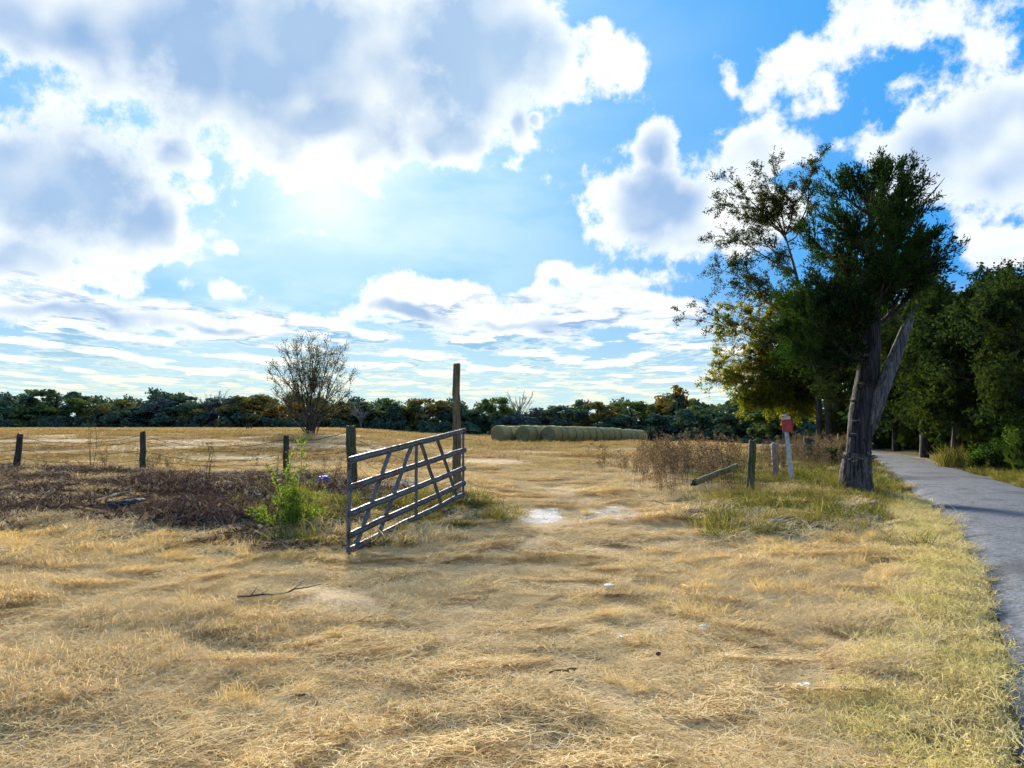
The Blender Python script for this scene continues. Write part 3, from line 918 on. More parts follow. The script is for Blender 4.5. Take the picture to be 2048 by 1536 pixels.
def along(P, t):
    """points and tangents at parameter t (one per path)"""
    n, s, _ = P.shape
    q = np.clip(t, 0, 0.9999) * (s - 1); i = q.astype(int); f = (q - i)[:, None]
    a = P[np.arange(n), i]; b = P[np.arange(n), i + 1]
    return a + (b - a) * f, unit(b - a)

def children(rng, P, R, m, tmin, L, spread, up=0.15, s=5, wob=0.12, droop=0.0, shrink=0.6, rfac=0.6):
    n = len(P)
    par = np.repeat(np.arange(n), m)
    t = tmin + (1 - tmin) * rng.uniform(0, 1, n * m)
    o, T = along(P[par], t)
    perp = rng.normal(0, 1, (n * m, 3)); perp -= T * np.sum(perp * T, 1, keepdims=True); perp = unit(perp)
    sp = np.clip(rng.normal(spread, 0.22, n * m), 0.15, 1.5)[:, None]
    d = unit(T * np.cos(sp) + perp * np.sin(sp) + np.array([0, 0, up]))
    ln = (np.broadcast_to(L, (n,))[par] if np.ndim(L) else L) * rng.uniform(0.55, 1.2, n * m) * (1.12 - shrink * t)
    tt = np.linspace(0, 1, s)[None, :, None]
    side = unit(np.cross(d, rng.normal(0, 1, (n * m, 3))))
    Q = o[:, None] + d[:, None] * ln[:, None, None] * tt
    Q = Q + side[:, None] * (wob * ln * rng.normal(0, 1, n * m))[:, None, None] * np.sin(tt * 2.6)
    Q[:, :, 2] += -droop * ln[:, None] * np.linspace(0, 1, s)[None] ** 2
    i = np.clip((t * (R.shape[1] - 1)).astype(int), 0, R.shape[1] - 1)
    r0 = R[par, i] * rfac
    RR = r0[:, None] * np.linspace(1, 0.35, s)[None]
    return Q, RR, ln

def leaves(rng, P, m, size, aspect=0.55, jit=0.05, tmin=0.1, aligned=False, flat=0.0):
    n = len(P); par = np.repeat(np.arange(n), m)
    t = tmin + (1 - tmin) * rng.uniform(0, 1, n * m)
    o, T = along(P[par], t)
    N = n * m
    o = o + rng.normal(0, jit, (N, 3))
    if aligned:
        u = unit(T + rng.normal(0, 0.42, (N, 3)) + np.array([0, 0, 0.15]))
    else:
        u = unit(rng.normal(0, 1, (N, 3)) + np.array([0, 0, -0.35]))
    w = unit(np.cross(u, rng.normal(0, 1, (N, 3)) + np.array([0, 0, flat])))
    l = (size * rng.uniform(0.6, 1.3, N))[:, None]
    V = np.stack([o, o + u * l * 0.5 + w * l * aspect * 0.5, o + u * l, o + u * l * 0.5 - w * l * aspect * 0.5], 1).reshape(-1, 3)
    v = np.repeat(rng.uniform(0, 1, N), 4)
    return V, np.arange(N * 4).reshape(N, 4), v

def cards(rng, C, m, rad, size, aspect=0.7):
    """leaf cards in ellipsoidal clumps: C (n,3), rad (n,3)"""
    n = len(C); N = n * m
    d = unit(rng.normal(0, 1, (N, 3))) * (rng.uniform(0, 1, N) ** 0.45)[:, None]
    o = np.repeat(C, m, 0) + d * np.repeat(rad, m, 0)
    u = unit(rng.normal(0, 1, (N, 3))); w = unit(np.cross(u, rng.normal(0, 1, (N, 3))))
    l = (size * rng.uniform(0.5, 1.3, N))[:, None]
    V = np.stack([o - u * l * 0.5, o + w * l * aspect * 0.5, o + u * l * 0.5, o - w * l * aspect * 0.5], 1).reshape(-1, 3)
    tone = np.repeat(rng.uniform(0, 1, n), m) * 0.55 + rng.uniform(0, 0.45, N)
    return V, np.arange(N * 4).reshape(N, 4), np.repeat(tone, 4)

def join(parts):
    Vs, Fs, As, off = [], [], [], 0
    for p in parts:
        V, Fq = p[0], p[1]
        Vs.append(V); Fs.append(Fq + off); As.append(p[2] if len(p) > 2 else np.full(len(V), 0.5)); off += len(V)
    return np.vstack(Vs), np.vstack(Fs), np.concatenate(As)

BARK_CEDAR = mat_bark('stringy cedar bark', (0.008, 0.008, 0.010), (0.068, 0.065, 0.070), (22, 22, 1.3), 0.03)
BARK_BASE = mat_bark('dark ridged bark', (0.016, 0.014, 0.013), (0.13, 0.115, 0.105), (18, 18, 3.0), 0.04)
BARK_DEAD = mat_bark('bleached dead wood', (0.028, 0.027, 0.030), (0.19, 0.182, 0.185), (24, 24, 1.0), 0.02)
BARK_DARK = mat_bark('dark bark', (0.018, 0.015, 0.013), (0.10, 0.085, 0.07), (16, 16, 2.2), 0.03)
BARK_GREY = mat_bark('grey bark', (0.03, 0.025, 0.024), (0.12, 0.105, 0.095), (12, 12, 2.0), 0.02)
BARK_PALE = mat_bark('pale bare twigs', (0.22, 0.18, 0.15), (0.46, 0.40, 0.34), (6, 6, 2.0), 0.02)

L_CEDAR = mat_leaf('cedar needles', [(0.0, (0.006, 0.013, 0.009)), (0.5, (0.017, 0.032, 0.015)), (0.9, (0.036, 0.06, 0.02)), (1.0, (0.07, 0.09, 0.03))], 0.2, (0.03, 0.062, 0.014), 0.5, (1.3, 1.5, 0.4))
L_OAK = mat_leaf('oak leaves', [(0.0, (0.012, 0.022, 0.008)), (0.5, (0.032, 0.050, 0.015)), (0.85, (0.062, 0.075, 0.02)), (1.0, (0.17, 0.10, 0.03))], 0.3, (0.05, 0.06, 0.016), 0.5, (1.3, 1.4, 0.5))
L_GOLD = mat_leaf('turning leaves', [(0.0, (0.055, 0.075, 0.015)), (0.45, (0.14, 0.15, 0.025)), (0.8, (0.24, 0.21, 0.032)), (1.0, (0.36, 0.23, 0.04))], 0.55, (0.09, 0.13, 0.026), 0.45, (1.4, 1.35, 0.35))
L_WOOD = mat_leaf('roadside leaves', [(0.0, (0.009, 0.021, 0.013)), (0.5, (0.024, 0.047, 0.022)), (0.9, (0.05, 0.073, 0.024)), (1.0, (0.09, 0.08, 0.024))], 0.25, (0.045, 0.06, 0.013), 0.25, (1.4, 1.5, 0.4))
L_FDARK = mat_leaf('far dark leaves', [(0.0, (0.035, 0.069, 0.073)), (0.5, (0.068, 0.116, 0.090)), (1.0, (0.119, 0.162, 0.084))], 0.15)  # lightened and blued: distance haze is put into the leaf colour
L_FGREEN = mat_leaf('far green leaves', [(0.0, (0.050, 0.090, 0.050)), (0.5, (0.100, 0.150, 0.057)), (1.0, (0.180, 0.205, 0.066))], 0.2)  # haze painted in here too: paler, bluer darks
L_FOLIVE = mat_leaf('far olive leaves', [(0.0, (0.072, 0.082, 0.043)), (0.5, (0.149, 0.144, 0.055)), (1.0, (0.240, 0.192, 0.070))], 0.2)  # olive, with the lift of distant haze mixed into its colour
L_FGOLD = mat_leaf('far golden leaves', [(0.0, (0.075, 0.06, 0.02)), (0.5, (0.18, 0.125, 0.032)), (1.0, (0.29, 0.185, 0.045))], 0.35)
L_FBLUE = mat_leaf('far grey-green leaves', [(0.0, (0.050, 0.073, 0.092)), (0.5, (0.100, 0.130, 0.140)), (1.0, (0.160, 0.180, 0.165))], 0.15)  # own grey-green, also lightened and blued in place of haze
L_SPARSE = mat_leaf('thin autumn leaves', [(0.0, (0.025, 0.035, 0.022)), (0.5, (0.06, 0.07, 0.038)), (1.0, (0.17, 0.135, 0.055))], 0.3, (0.085, 0.10, 0.045), 0.9, (1.6, 1.3, 0.4))
L_BUSH = mat_leaf('bush leaves', [(0.0, (0.02, 0.045, 0.014)), (0.5, (0.05, 0.095, 0.024)), (1.0, (0.11, 0.15, 0.045))], 0.3, (0.05, 0.075, 0.02), 1.5, (1.3, 1.4, 0.4))
L_BRIGHT = mat_leaf('bright shrub leaves', [(0.0, (0.05, 0.09, 0.016)), (0.5, (0.12, 0.19, 0.035)), (1.0, (0.30, 0.34, 0.10))], 0.45, (0.10, 0.13, 0.03), 1.5, (1.3, 1.4, 0.4))

def fin_tree(name, base, trunk, branches, crown, bark, leafm, label, cat='tree', group=None, rel=True, crown_name='crown'):
    """assemble a tree thing; geometry given in world space"""
    root = empty(name, base)
    b = np.asarray(base, float)
    if trunk is not None:
        mesh_obj('trunk', trunk[0] - b, trunk[1], bark, root, True, {'v': np.full(len(trunk[0]), 0.5)})
    if branches is not None:
        mesh_obj('branches', branches[0] - b, branches[1], bark, root, True, {'v': np.full(len(branches[0]), 0.5)})
    if crown is not None:
        mesh_obj(crown_name, crown[0] - b, crown[1], leafm, root, False, {'v': crown[2]})
    tag(root, label, cat, group)
    return root

def copy_tree(src, loc, rz, scl, label, group=None, leafm=None):
    c = src.copy(); COL.objects.link(c)
    c.location = tuple(float(q) for q in loc); c.rotation_euler = (0, 0, rz)
    c.scale = scl if isinstance(scl, tuple) else (scl,) * 3
    c['label'] = label
    if group:
        c['group'] = group
    for ch in list(src.children):
        d = ch.copy(); COL.objects.link(d); d.parent = c
        if leafm is not None and ch.name.startswith('crown'):
            d.data = ch.data.copy(); d.data.materials.clear(); d.data.materials.append(leafm)
    return c

def limb_set(rng, starts, ends, r0, s=9, sag=0.0, wob=0.10):
    starts = np.asarray(starts, float); ends = np.asarray(ends, float)
    n = len(starts); t = np.linspace(0, 1, s)
    d = ends - starts; ln = np.linalg.norm(d, axis=1)
    P = starts[:, None] + d[:, None] * t[None, :, None]
    for _ in range(2):
        side = rng.normal(0, 1, (n, 3))
        P = P + side[:, None] * (wob * ln)[:, None, None] * np.sin(np.pi * t * rng.uniform(0.8, 2.0))[None, :, None] * 0.6
    P[:, :, 2] += (sag * ln)[:, None] * np.sin(np.pi * t)[None]
    R = np.asarray(r0, float).reshape(-1, 1) * np.linspace(1, 0.25, s)[None] * np.ones((n, 1))
    return P, R

# ---- the big cedar with the broken stem beside the lane
def build_cedar():
    rng = np.random.default_rng(21)
    Y = 17.5
    gb = at(1713, 984); base = np.array([gb[0], gb[1], gb[2]]); Y = gb[1]
    q = lambda px, py, dy=0.0: pt(px, py, Y + dy)
    def bark_rad(seed, amp):
        ph = rng.uniform(0, 6.28, 6)
        def f(u, th):
            return 1 + amp * (0.5 * np.sin(7 * th + ph[0] + 3 * u) + 0.45 * np.sin(11 * th + ph[1] - 4 * u) + 0.35 * np.sin(17 * th + ph[2] + 6 * u) + 0.25 * np.sin(3 * th + ph[3] + 9 * u)) + rng.normal(0, amp * 0.30, len(th))
        return f
    root = empty('cedar_tree', base)
    tag(root, 'big dark cedar with shaggy trunk and a broken dead stem beside the lane', 'tree')
    def part(name, P, R, k, amp, mat, par=root, n=40):
        S = spline(P, n); RR = np.interp(np.linspace(0, 1, n), np.linspace(0, 1, len(R)), R)
        v, f = tube(S, RR, k, True, bark_rad(0, amp))
        return mesh_obj(name, v - base, f, mat, par, True)
    # lower butt with thick dark bark, then the peeled stem above it
    part('trunk', [base + (0, 0, -0.15), q(1713, 965), q(1713, 935), q(1716, 908)], [0.40, 0.34, 0.315, 0.29], 44, 0.07, BARK_BASE, n=26)
    part('stem', [q(1716, 925), q(1719, 880), q(1726, 820), q(1737, 740), q(1741, 660), q(1738, 560), q(1742, 440), q(1750, 350)],
         [0.26, 0.255, 0.27, 0.23, 0.20, 0.13, 0.07, 0.02], 40, 0.07, BARK_CEDAR, n=60)
    stub = part('broken_stem', [q(1731, 880, -0.05), q(1746, 835, -0.15), q(1768, 770, -0.25), q(1795, 700, -0.28), q(1812, 655, -0.3)],
         [0.10, 0.145, 0.15, 0.13, 0.10], 36, 0.09, BARK_DEAD, n=34)
    sp = MB()
    tip = q(1812, 657, -0.3); ax = unit(q(1822, 622, -0.3) - q(1800, 680, -0.3))
    for i in range(15):
        a = rng.uniform(0, 6.28); o = tip + 0.085 * np.array([math.cos(a), math.sin(a), 0]) * rng.uniform(0.2, 1)
        L = rng.uniform(0.12, 0.5)
        sp.tube([o - ax * 0.15, o + ax * L * 0.5, o + ax * L + rng.normal(0, 0.02, 3)], [0.05, 0.035, 0.004], 5)
    o = sp.build('splinters', BARK_DEAD, stub); o.data.transform(Matrix.Translation(Vector(-base)))
    # torn collar of bark between butt and stem
    cl = MB()
    for i in range(30):
        a = i / 30 * 6.283 + rng.normal(0, 0.05); c = q(1715, 914)
        d = np.array([math.cos(a), math.sin(a), 0]); p0 = c + d * 0.29 + np.array([0, 0, rng.normal(-0.02, 0.03)])
        L = rng.uniform(0.04, 0.14)
        tgt = p0 + d * rng.uniform(-0.02, 0.14) + np.array([rng.normal(0, 0.05), rng.normal(0, 0.05), L * rng.uniform(-0.3, 1.0)])
        cl.tube([p0, (p0 + tgt) / 2 + d * 0.02, tgt], [0.026, 0.018, 0.004], 4)
    o = cl.build('bark_collar', mat_bark('torn inner bark', (0.06, 0.045, 0.035), (0.30, 0.24, 0.18), (20, 20, 4), 0.01), root); o.data.transform(Matrix.Translation(Vector(-base)))
    # knots and snags on the stem
    for (px, py, s_) in ((1708, 800, 1), (1711, 845, 1), (1722, 770, 1), (1730, 880, 1), (1706, 870, 0.8), (1744, 760, 1), (1760, 860, 0.8)):
        p = q(px, py, -0.27); d = unit(np.array([rng.normal(0, 0.7), -1.0, rng.uniform(0, 0.6)]))
        kn = MB(); kn.tube([p - d * 0.06, p + d * 0.05 * s_, p + d * 0.11 * s_], [0.06 * s_, 0.045 * s_, 0.03 * s_], 7)
        o = kn.build('branch_knot', BARK_CEDAR, root); o.data.transform(Matrix.Translation(Vector(-base)))
    st = MB(); c0 = at(1735, 986)
    st.tube([c0 + (0, 0, -0.1), c0 + (0, 0, 0.12), c0 + (0.01, 0, 0.27)], [0.10, 0.088, 0.08], 12)
    o = st.build('sawn_stub', BARK_BASE, root); o.data.transform(Matrix.Translation(Vector(-base)))
    # crown
    T = [(1575, 620, 0, 1), (1560, 690, -.3, 1), (1600, 700, .4, 1), (1610, 715, -.6, 1), (1590, 560, -.2, 1), (1640, 620, -.8, 1), (1650, 670, .8, 1), (1670, 700, -.9, 1), (1580, 725, .2, .9), (1700, 610, -1.0, 1), (1690, 600, -1.2, 1),
         (1620, 480, .2, 1), (1650, 420, -.6, 1), (1680, 384, .2, 1), (1730, 359, -.4, 1), (1775, 349, .3, 1), (1815, 359, 0, 1), (1822, 389, .3, 1),
         (1700, 450, -1.2, 1), (1760, 430, -1.3, 1), (1820, 430, -.9, 1), (1837, 440, .2, 1), (1852, 480, -.3, 1), (1877, 490, .1, 1), (1832, 520, .9, 1), (1802, 530, -.9, 1),
         (1780, 520, -1.4, 1), (1720, 540, -1.3, 1), (1700, 590, -1.3, 1), (1775, 545, -1.1, 1), (1825, 560, .5, 1), (1842, 560, .3, 1), (1650, 530, .9, 1), (1720, 470, 1.3, 1), (1780, 470, 1.3, 1), (1700, 560, 1.3, 1), (1770, 560, .8, .8), (1630, 660, 1.1, 1),
         (1680, 520, -1.0, 1), (1745, 400, .9, 1), (1790, 399, -.9, 1), (1812, 480, -.9, 1), (1610, 640, -.7, 1), (1660, 580, -.9, 1)]
    st_path = spline([q(1738, 715), q(1740, 690), q(1741, 660), q(1738, 560), q(1742, 440), q(1750, 350)], 40)
    T += [(px + rng.normal(0, 22), py + rng.normal(0, 18), dy + rng.normal(0, 0.5), k) for (px, py, dy, k) in T if 1590 < px < 1655 and py > 540]
    T += [(1862, 500, .2, 1), (1872, 525, -.2, 1)]
    starts, ends, rr = [], [], []
    for (px, py, dy, k) in T:
        e = q(px, py, dy)
        # leaves the stem lower down and nearer in than its tip
        hz = e[2] - 0.35 * np.hypot(e[0] - base[0], e[1] - base[1]) - 0.5
        i = int(np.argmin(np.abs(st_path[:, 2] - np.clip(hz, st_path[2, 2], st_path[-4, 2]))))
        starts.append(st_path[i]); ends.append(e); rr.append(0.055)
    P1, R1 = limb_set(rng, starts, ends, rr, 9, -0.06, 0.05)
    P2, R2, _ = children(rng, P1, R1, 13, 0.25, 0.85, 0.68, 0.30, 5, 0.10, 0.0, 0.45)
    P3, R3, _ = children(rng, P2, R2, 9, 0.15, 0.36, 0.6, 0.35, 4, 0.08, 0.0, 0.4)
    br = join([tubes(P1, R1, 6), tubes(P2, R2 * 0.7, 4)])
    lv = join([leaves(rng, P3, 15, 0.085, 0.30, 0.022, 0.0, True), leaves(rng, P2, 16, 0.085, 0.30, 0.03, 0.3, True)])
    mesh_obj('branches', br[0] - base, br[1], BARK_DARK, root, True)
    mesh_obj('crown', lv[0] - base, lv[1], L_CEDAR, root, False, {'v': lv[2]})
    # pale dead twigs standing out of the crown on the right
    for (a, b) in (((1815, 640), (1845, 590)), ((1800, 600), (1860, 545)), ((1850, 400), (1890, 355)), ((1840, 470), (1895, 470)), ((1815, 650), (1824, 605))):
        p0, p1 = q(*a, 0.0), q(*b, 0.1)
        dt = MB(); dt.tube([p0, (p0 + p1) / 2 + rng.normal(0, 0.04, 3), p1], [0.022, 0.015, 0.004], 4)
        o = dt.build('dead_twig', BARK_DEAD, root); o.data.transform(Matrix.Translation(Vector(-base)))
build_cedar()

def general_tree(name, seed, base, trunk_pts, trunk_r, ends, leafm, bark, label, n2=10, n3=7, nl=14, L2=1.1, L3=0.5, size=0.09, r_limb=0.06, cat='tree', up=0.12, sag=0.05, spread=0.75, jit=0.05, aspect=0.6, group=None, tstart=0.35, droop=0.1, leafy2=0):
    rng = np.random.default_rng(seed)
    S = spline(trunk_pts, 24)
    RR = np.interp(np.linspace(0, 1, 24), np.linspace(0, 1, len(trunk_r)), trunk_r)
    ph = rng.uniform(0, 6.28, 4)
    tr = tube(S, RR, 14, True, lambda u, th: 1 + 0.07 * np.sin(5 * th + ph[0] + 4 * u) + 0.05 * np.sin(9 * th + ph[1]) + rng.normal(0, 0.03, len(th)))
    quads = np.array([f for f in tr[1] if len(f) == 4])
    ends = np.asarray(ends, float)
    starts = []
    for e in ends:
        hz = e[2] - 0.55 * np.hypot(e[0] - S[-1][0], e[1] - S[-1][1]) - 0.3
        lo = S[int(24 * tstart)][2]
        i = int(np.argmin(np.abs(S[:, 2] - np.clip(hz, lo, S[-1, 2]))))
        starts.append(S[i])
    P1, R1 = limb_set(rng, starts, ends, np.full(len(ends), r_limb), 9, sag, 0.07)
    P2, R2, _ = children(rng, P1, R1, n2, 0.25, L2, spread, up, 6, 0.14, droop, 0.45)
    P3, R3, _ = children(rng, P2, R2, n3, 0.2, L3, 0.75, up, 4, 0.12, droop, 0.4)
    br = join([tubes(P1, R1, 6), tubes(P2, R2 * 0.8, 4), tubes(P3, np.maximum(R3 * 0.6, 0.004), 3)])
    pl = [leaves(rng, P3, nl, size, aspect, jit)] if nl else []
    if leafy2:
        pl.append(leaves(rng, P2, leafy2, size, aspect, jit))
    cr = join(pl) if pl else None
    return fin_tree(name, base, (tr[0], quads), br, cr, bark, leafm, label, cat, group)

def build_fence_row():
    rng = np.random.default_rng(33)
    # leafy oak behind the cedar, limbs reaching left against the sky
    Y = 24.0
    b = at(1662, 893); Y = b[1]
    q = lambda px, py, dy=0.0: pt(px, py, Y + dy)
    ends = [q(1425, 385, .4), q(1450, 360), q(1520, 345, -.6), (q(1545, 325, .3)), q(1480, 420, -.8), q(1420, 470, .5), q(1395, 620, .2), q(1385, 640, -.5), q(1440, 520, -.7), q(1500, 480, .9), q(1560, 420, 1.0),
            q(1590, 380, -.5), q(1655, 320, .2), q(1640, 350, .8), q(1455, 570, .8), q(1500, 560, -1), q(1560, 520, -1.1), q(1530, 440, 0), q(1600, 450, 1.2), q(1420, 545, 0.1)]
    general_tree('oak_tree', 41, b, [b + (0, 0, -.2), q(1657, 820), q(1645, 740), q(1615, 640), q(1590, 540), q(1570, 470)], [0.36, 0.28, 0.22, 0.15, 0.10, 0.05], ends, L_OAK, BARK_DARK,
                 'open-branched oak with sparse green leaves against the sky, left of the cedar', 15, 10, 13, 1.75, 0.75, 0.125, 0.06, leafy2=10)
    # turning tree with yellow leaves hanging low over the field
    b = at(1684, 890); Y = b[1] + 3.0
    b = np.array([pt(1684, 890, Y)[0], Y, 0.0]); b[2] = Hs(b[0], b[1])
    ends = [q(1430, 750, 2), q(1440, 690, 3), q(1460, 640, 2.5), q(1500, 620, 3), q(1480, 720, 4), q(1520, 700, 2), q(1550, 640, 3.5), q(1580, 720, 2), q(1560, 780, 3), q(1500, 790, 2.5), q(1470, 760, 3.5), q(1570, 770, 3), q(1620, 690, 4), q(1600, 740, 2.5),
            q(1530, 600, 4), q(1600, 610, 3), q(1560, 800, 4), q(1600, 720, 2.2), q(1450, 720, 3), q(1490, 680, 2.2), q(1540, 740, 3), q(1510, 750, 4), q(1540, 800, 2), q(1470, 800, 3.2)]
    ends = ends + [e + rng.normal(0, 0.55, 3) for e in ends]
    general_tree('yellowing_tree', 43, b, [b + (0, 0, -.2), pt(1680, 800, Y), pt(1668, 720, Y), pt(1640, 660, Y)], [0.34, 0.27, 0.2, 0.08], ends, L_GOLD, BARK_DARK,
                 'tree with yellow and olive autumn leaves drooping behind the red sign', 17, 10, 17, 2.0, 0.85, 0.15, 0.055, droop=0.25)
    # further trunks of the row
    spec = [(1640, 888, 4.0, 0.30, 1628, 690, 'slim dark trunk with green crown, leftmost of the row behind the cedar', L_WOOD, 45),
            (1700, 880, 6.0, 0.36, 1716, 640, 'dark leafy tree just behind the cedar trunk on the lane side', L_WOOD, 47)]
    for (px, py, dy, r, tx, ty, label, lm, seed) in spec:
        Yt = at(1662, 893)[1] + dy
        b = pt(px, py, Yt); b[2] = Hs(b[0], b[1])
        top = pt(tx, ty, Yt)
        ends = [top + np.array([rng.uniform(-2.6, 2.2), rng.uniform(-1.8, 1.8), rng.uniform(-1.4, 1.6)]) for _ in range(12)]
        general_tree('row_tree', seed, b, [b + (0, 0, -.2), b * 0.5 + top * 0.5 + (0.1, 0, 0), top], [r, r * .75, r * .35], ends, lm, BARK_DARK, label, 13, 8, 14, 1.8, 0.75, 0.15, 0.05)
build_fence_row()

# ---- woods on the far side of the lane
def build_roadside_woods():
    rng = np.random.default_rng(53)
    protos = []
    for k in range(4):
        h = 8.5; hl = rng.uniform(2.0, 3.0)
        top = np.array([rng.normal(0, 0.5), rng.normal(0, 0.5), h * 0.72])
        ends = []
        for i in range(26):
            a = i * 2.4 + rng.normal(0, 0.3); zf = rng.uniform(0.24, 1.0)
            rad = 3.1 * math.sqrt(max(0.1, 1 - (zf - 0.5) ** 2 * 3.0)) * rng.uniform(0.45, 1.0)
            ends.append((rad * math.cos(a), rad * math.sin(a), h * zf))
        protos.append((top, ends))
    spots = [  # px, Y, height factor, proto, name, label
        (2085, 24.5, 0.78, 0, 'tall leafy tree at the right edge overhanging the lane'),
        (1985, 29.0, 0.86, 1, 'dense green tree, second from the right edge across the lane'),
        (1905, 31.5, 0.92, 2, 'dark green tree across the lane with its crown just right of the cedar'),
        (2035, 34.0, 0.98, 3, 'tree of the wood rising just behind those at the right edge'),
        (1846, 38.0, 0.90, 0, 'shaded tree whose limb leans over the far bend of the lane'),
        (1945, 41.0, 1.12, 1, 'tall tree in the second row of the wood, right of the sky gap'),
        (1790, 47.0, 0.95, 2, 'dark tree closing the view at the end of the lane'),
        (1722, 52.0, 0.95, 3, 'shadowy tree behind the cedar trunk at the lane bend'),
        (1880, 50.0, 1.10, 0, 'dim tree deep in the wood behind the lane bend'),
    ]
    built = {}
    for i, (px, Y, hf, k, label) in enumerate(spots):
        x = (px - 1024) / F * Y
        loc = np.array([x, Y, Hs(x, Y)])
        if k not in built:
            top, ends = protos[k]
            o = general_tree('roadside_tree', 60 + k, np.zeros(3), [(0, 0, -.2), (0.1, 0.1, 2.0), top * 0.6 + np.array([0.25, -0.1, 0]), top], [0.24, 0.19, 0.14, 0.06], ends, L_WOOD, BARK_DARK, label,
                             11, 8, 12, 1.5, 0.7, 0.16, 0.05, group='trees of the roadside wood', tstart=0.25)
            o.location = tuple(loc); o.scale = (hf,) * 3; o.rotation_euler = (0, 0, rng.uniform(0, 6.28))
            built[k] = o
        else:
            copy_tree(built[k], loc, rng.uniform(0, 6.28), hf, label, 'trees of the roadside wood')
    # deep wood behind them: one mass
    C, R = [], []
    for i in range(420):
        Y = rng.uniform(42, 74)
        px = rng.uniform(1690, 2420)
        x = (px - 1024) / F * Y
        z = rng.uniform(0.1, 1.0) ** 0.8 * 8.0
        C.append((x, Y, Hs(x, Y) + z)); s = rng.uniform(0.9, 1.7); R.append((s, s, s * 0.8))
    for i in range(300):                    # undergrowth along the edge
        Y = rng.uniform(21, 52); rr = rng.uniform(1.5, 6.0)
        x = float(road_right_x(Y)) + rr
        s = rng.uniform(0.5, 1.1); C.append((x, Y, Hs(x, Y) + s * rng.uniform(0.4, 1.6))); R.append((s, s, s * 0.9))
    for i in range(120):
        Y = rng.uniform(50, 72); x = rng.uniform(0.41 * Y, 0.41 * Y + 16)
        if float(road_left_x(Y)) - 0.6 < x < float(road_right_x(Y)) + 0.6 and Y < 62:
            continue
        s = rng.uniform(0.6, 1.3); C.append((x, Y, Hs(x, Y) + s * rng.uniform(0.3, 2.6))); R.append((s, s, s))
    v = cards(rng, np.array(C), 150, np.array(R), 0.42)
    o = mesh_obj('roadside_wood', v[0], v[1], L_WOOD, None, False, {'v': v[2]}); o['kind'] = 'stuff'
    tag(o, 'dark undergrowth and deep wood behind the roadside trees', 'wood')
    # fallen and leaning limbs over the lane
    def bush(name, px, py, w, h, leafm, label, seed, n=26, size=0.09, m=170):
        r2 = np.random.default_rng(seed)
        b = at(px, py)
        C = np.stack([r2.normal(0, w * 0.28, n), r2.normal(0, w * 0.25, n), np.abs(r2.uniform(0.12, 0.9, n)) * h], -1)
        C[:, :2] *= (1.15 - 0.6 * (C[:, 2:3] / h))
        R = np.repeat(np.array([[w * 0.17, w * 0.17, h * 0.15]]), n, 0)
        lv = cards(r2, C, m, R, size, 0.5)
        P, Rr = limb_set(r2, np.zeros((n, 3)) + r2.normal(0, 0.06, (n, 3)) * (1, 1, 0), C, np.full(n, 0.012), 6, 0.05, 0.05)
        st = tubes(P, Rr, 4)
        return fin_tree(name, b, None, (st[0] + b, st[1]), (lv[0] + b, lv[1], lv[2]), BARK_DARK, leafm, label, 'bush', None, True, 'foliage')
    bush('bush', 2045, 950, 2.2, 1.9, L_BUSH, 'mid green bush at the right edge beyond the lane', 81)
    bush('bush', 1985, 945, 1.2, 1.0, L_WOOD, 'low dark green bush left of the mid green bush beyond the lane', 82)
    bush('bush', 1672, 940, 1.1, 0.85, L_CEDAR, 'small cedar seedling at the left foot of the big trunk', 83, 18, 0.06, 160)
    # pale tall grass clump across the lane
    b = at(1905, 938)
    Vg = [standing_blades(rng, 260, 0.55, 0.5, 1.0, 0.016, 0.22, 5, 0.5)]
    V, Fq, vv = join(Vg)
    o = mesh_obj('tall_grass_clump', V, Fq, M_GREEN, None, False, {'v': vv}); o.location = tuple(b)
    tag(o, 'tall pale reedy grass clump on the far edge of the lane', 'grass clump')
build_roadside_woods()

# ---- lone many-stemmed tree in the field
def build_lone_tree():
    rng = np.random.default_rng(71)
    b = at(622, 866)
    Y = 55.0; x = (622 - 1024) / F * Y
    b = np.array([x, Y, Hs(x, Y)])
    k = 3.45 / 85.0 * 0.86
    q = lambda px, py, dy=0.0: pt(px, py, Y + dy)
    ends = []
    for (px, py) in [(560, 705), (575, 690), (590, 698), (605, 688), (620, 684), (636, 688), (650, 690), (668, 696), (685, 705), (695, 725), (700, 755), (702, 780), (550, 730), (545, 760), (543, 785),
                     (600, 720), (640, 715), (660, 730), (580, 740), (625, 705), (560, 800), (690, 805), (545, 815), (612, 740), (650, 760)]:
        ends.append(q(px, py, rng.uniform(-2.4, 2.4)))
    ends = np.array(ends)
    starts = b + np.stack([rng.normal(0, 0.22, len(ends)), rng.normal(0, 0.22, len(ends)), np.full(len(ends), -0.1)], -1)
    P1, R1 = limb_set(rng, starts, ends, np.full(len(ends), 0.055), 9, 0.0, 0.03)
    t = np.linspace(0, 1, 9)
    # fan: rise steeply first, then spread
    d = ends - starts
    P1[:, :, :2] -= (d[:, None, :2] * (t - t ** 1.5)[None, :, None]) * 0.9
    P2, R2, _ = children(rng, P1, R1, 10, 0.35, 1.25, 0.45, 0.35, 5, 0.08, 0, 0.5)
    P3, R3, _ = children(rng, P2, R2, 6, 0.2, 0.7, 0.6, 0.15, 4, 0.1, 0, 0.4)
    br = join([tubes(P2, R2 * 0.9, 4), tubes(P3, np.maximum(R3 * 0.7, 0.010), 3)])
    lv = leaves(rng, P3, 5, 0.11, 0.6, 0.12)
    root = fin_tree('lone_tree', b, None, br, lv, BARK_GREY, L_SPARSE, 'lone vase-shaped tree of many thin stems, half bare, in the field', 'tree')
    st = tubes(P1, R1, 6)
    mesh_obj('stems', st[0] - b, st[1], BARK_GREY, root, True)
build_lone_tree()

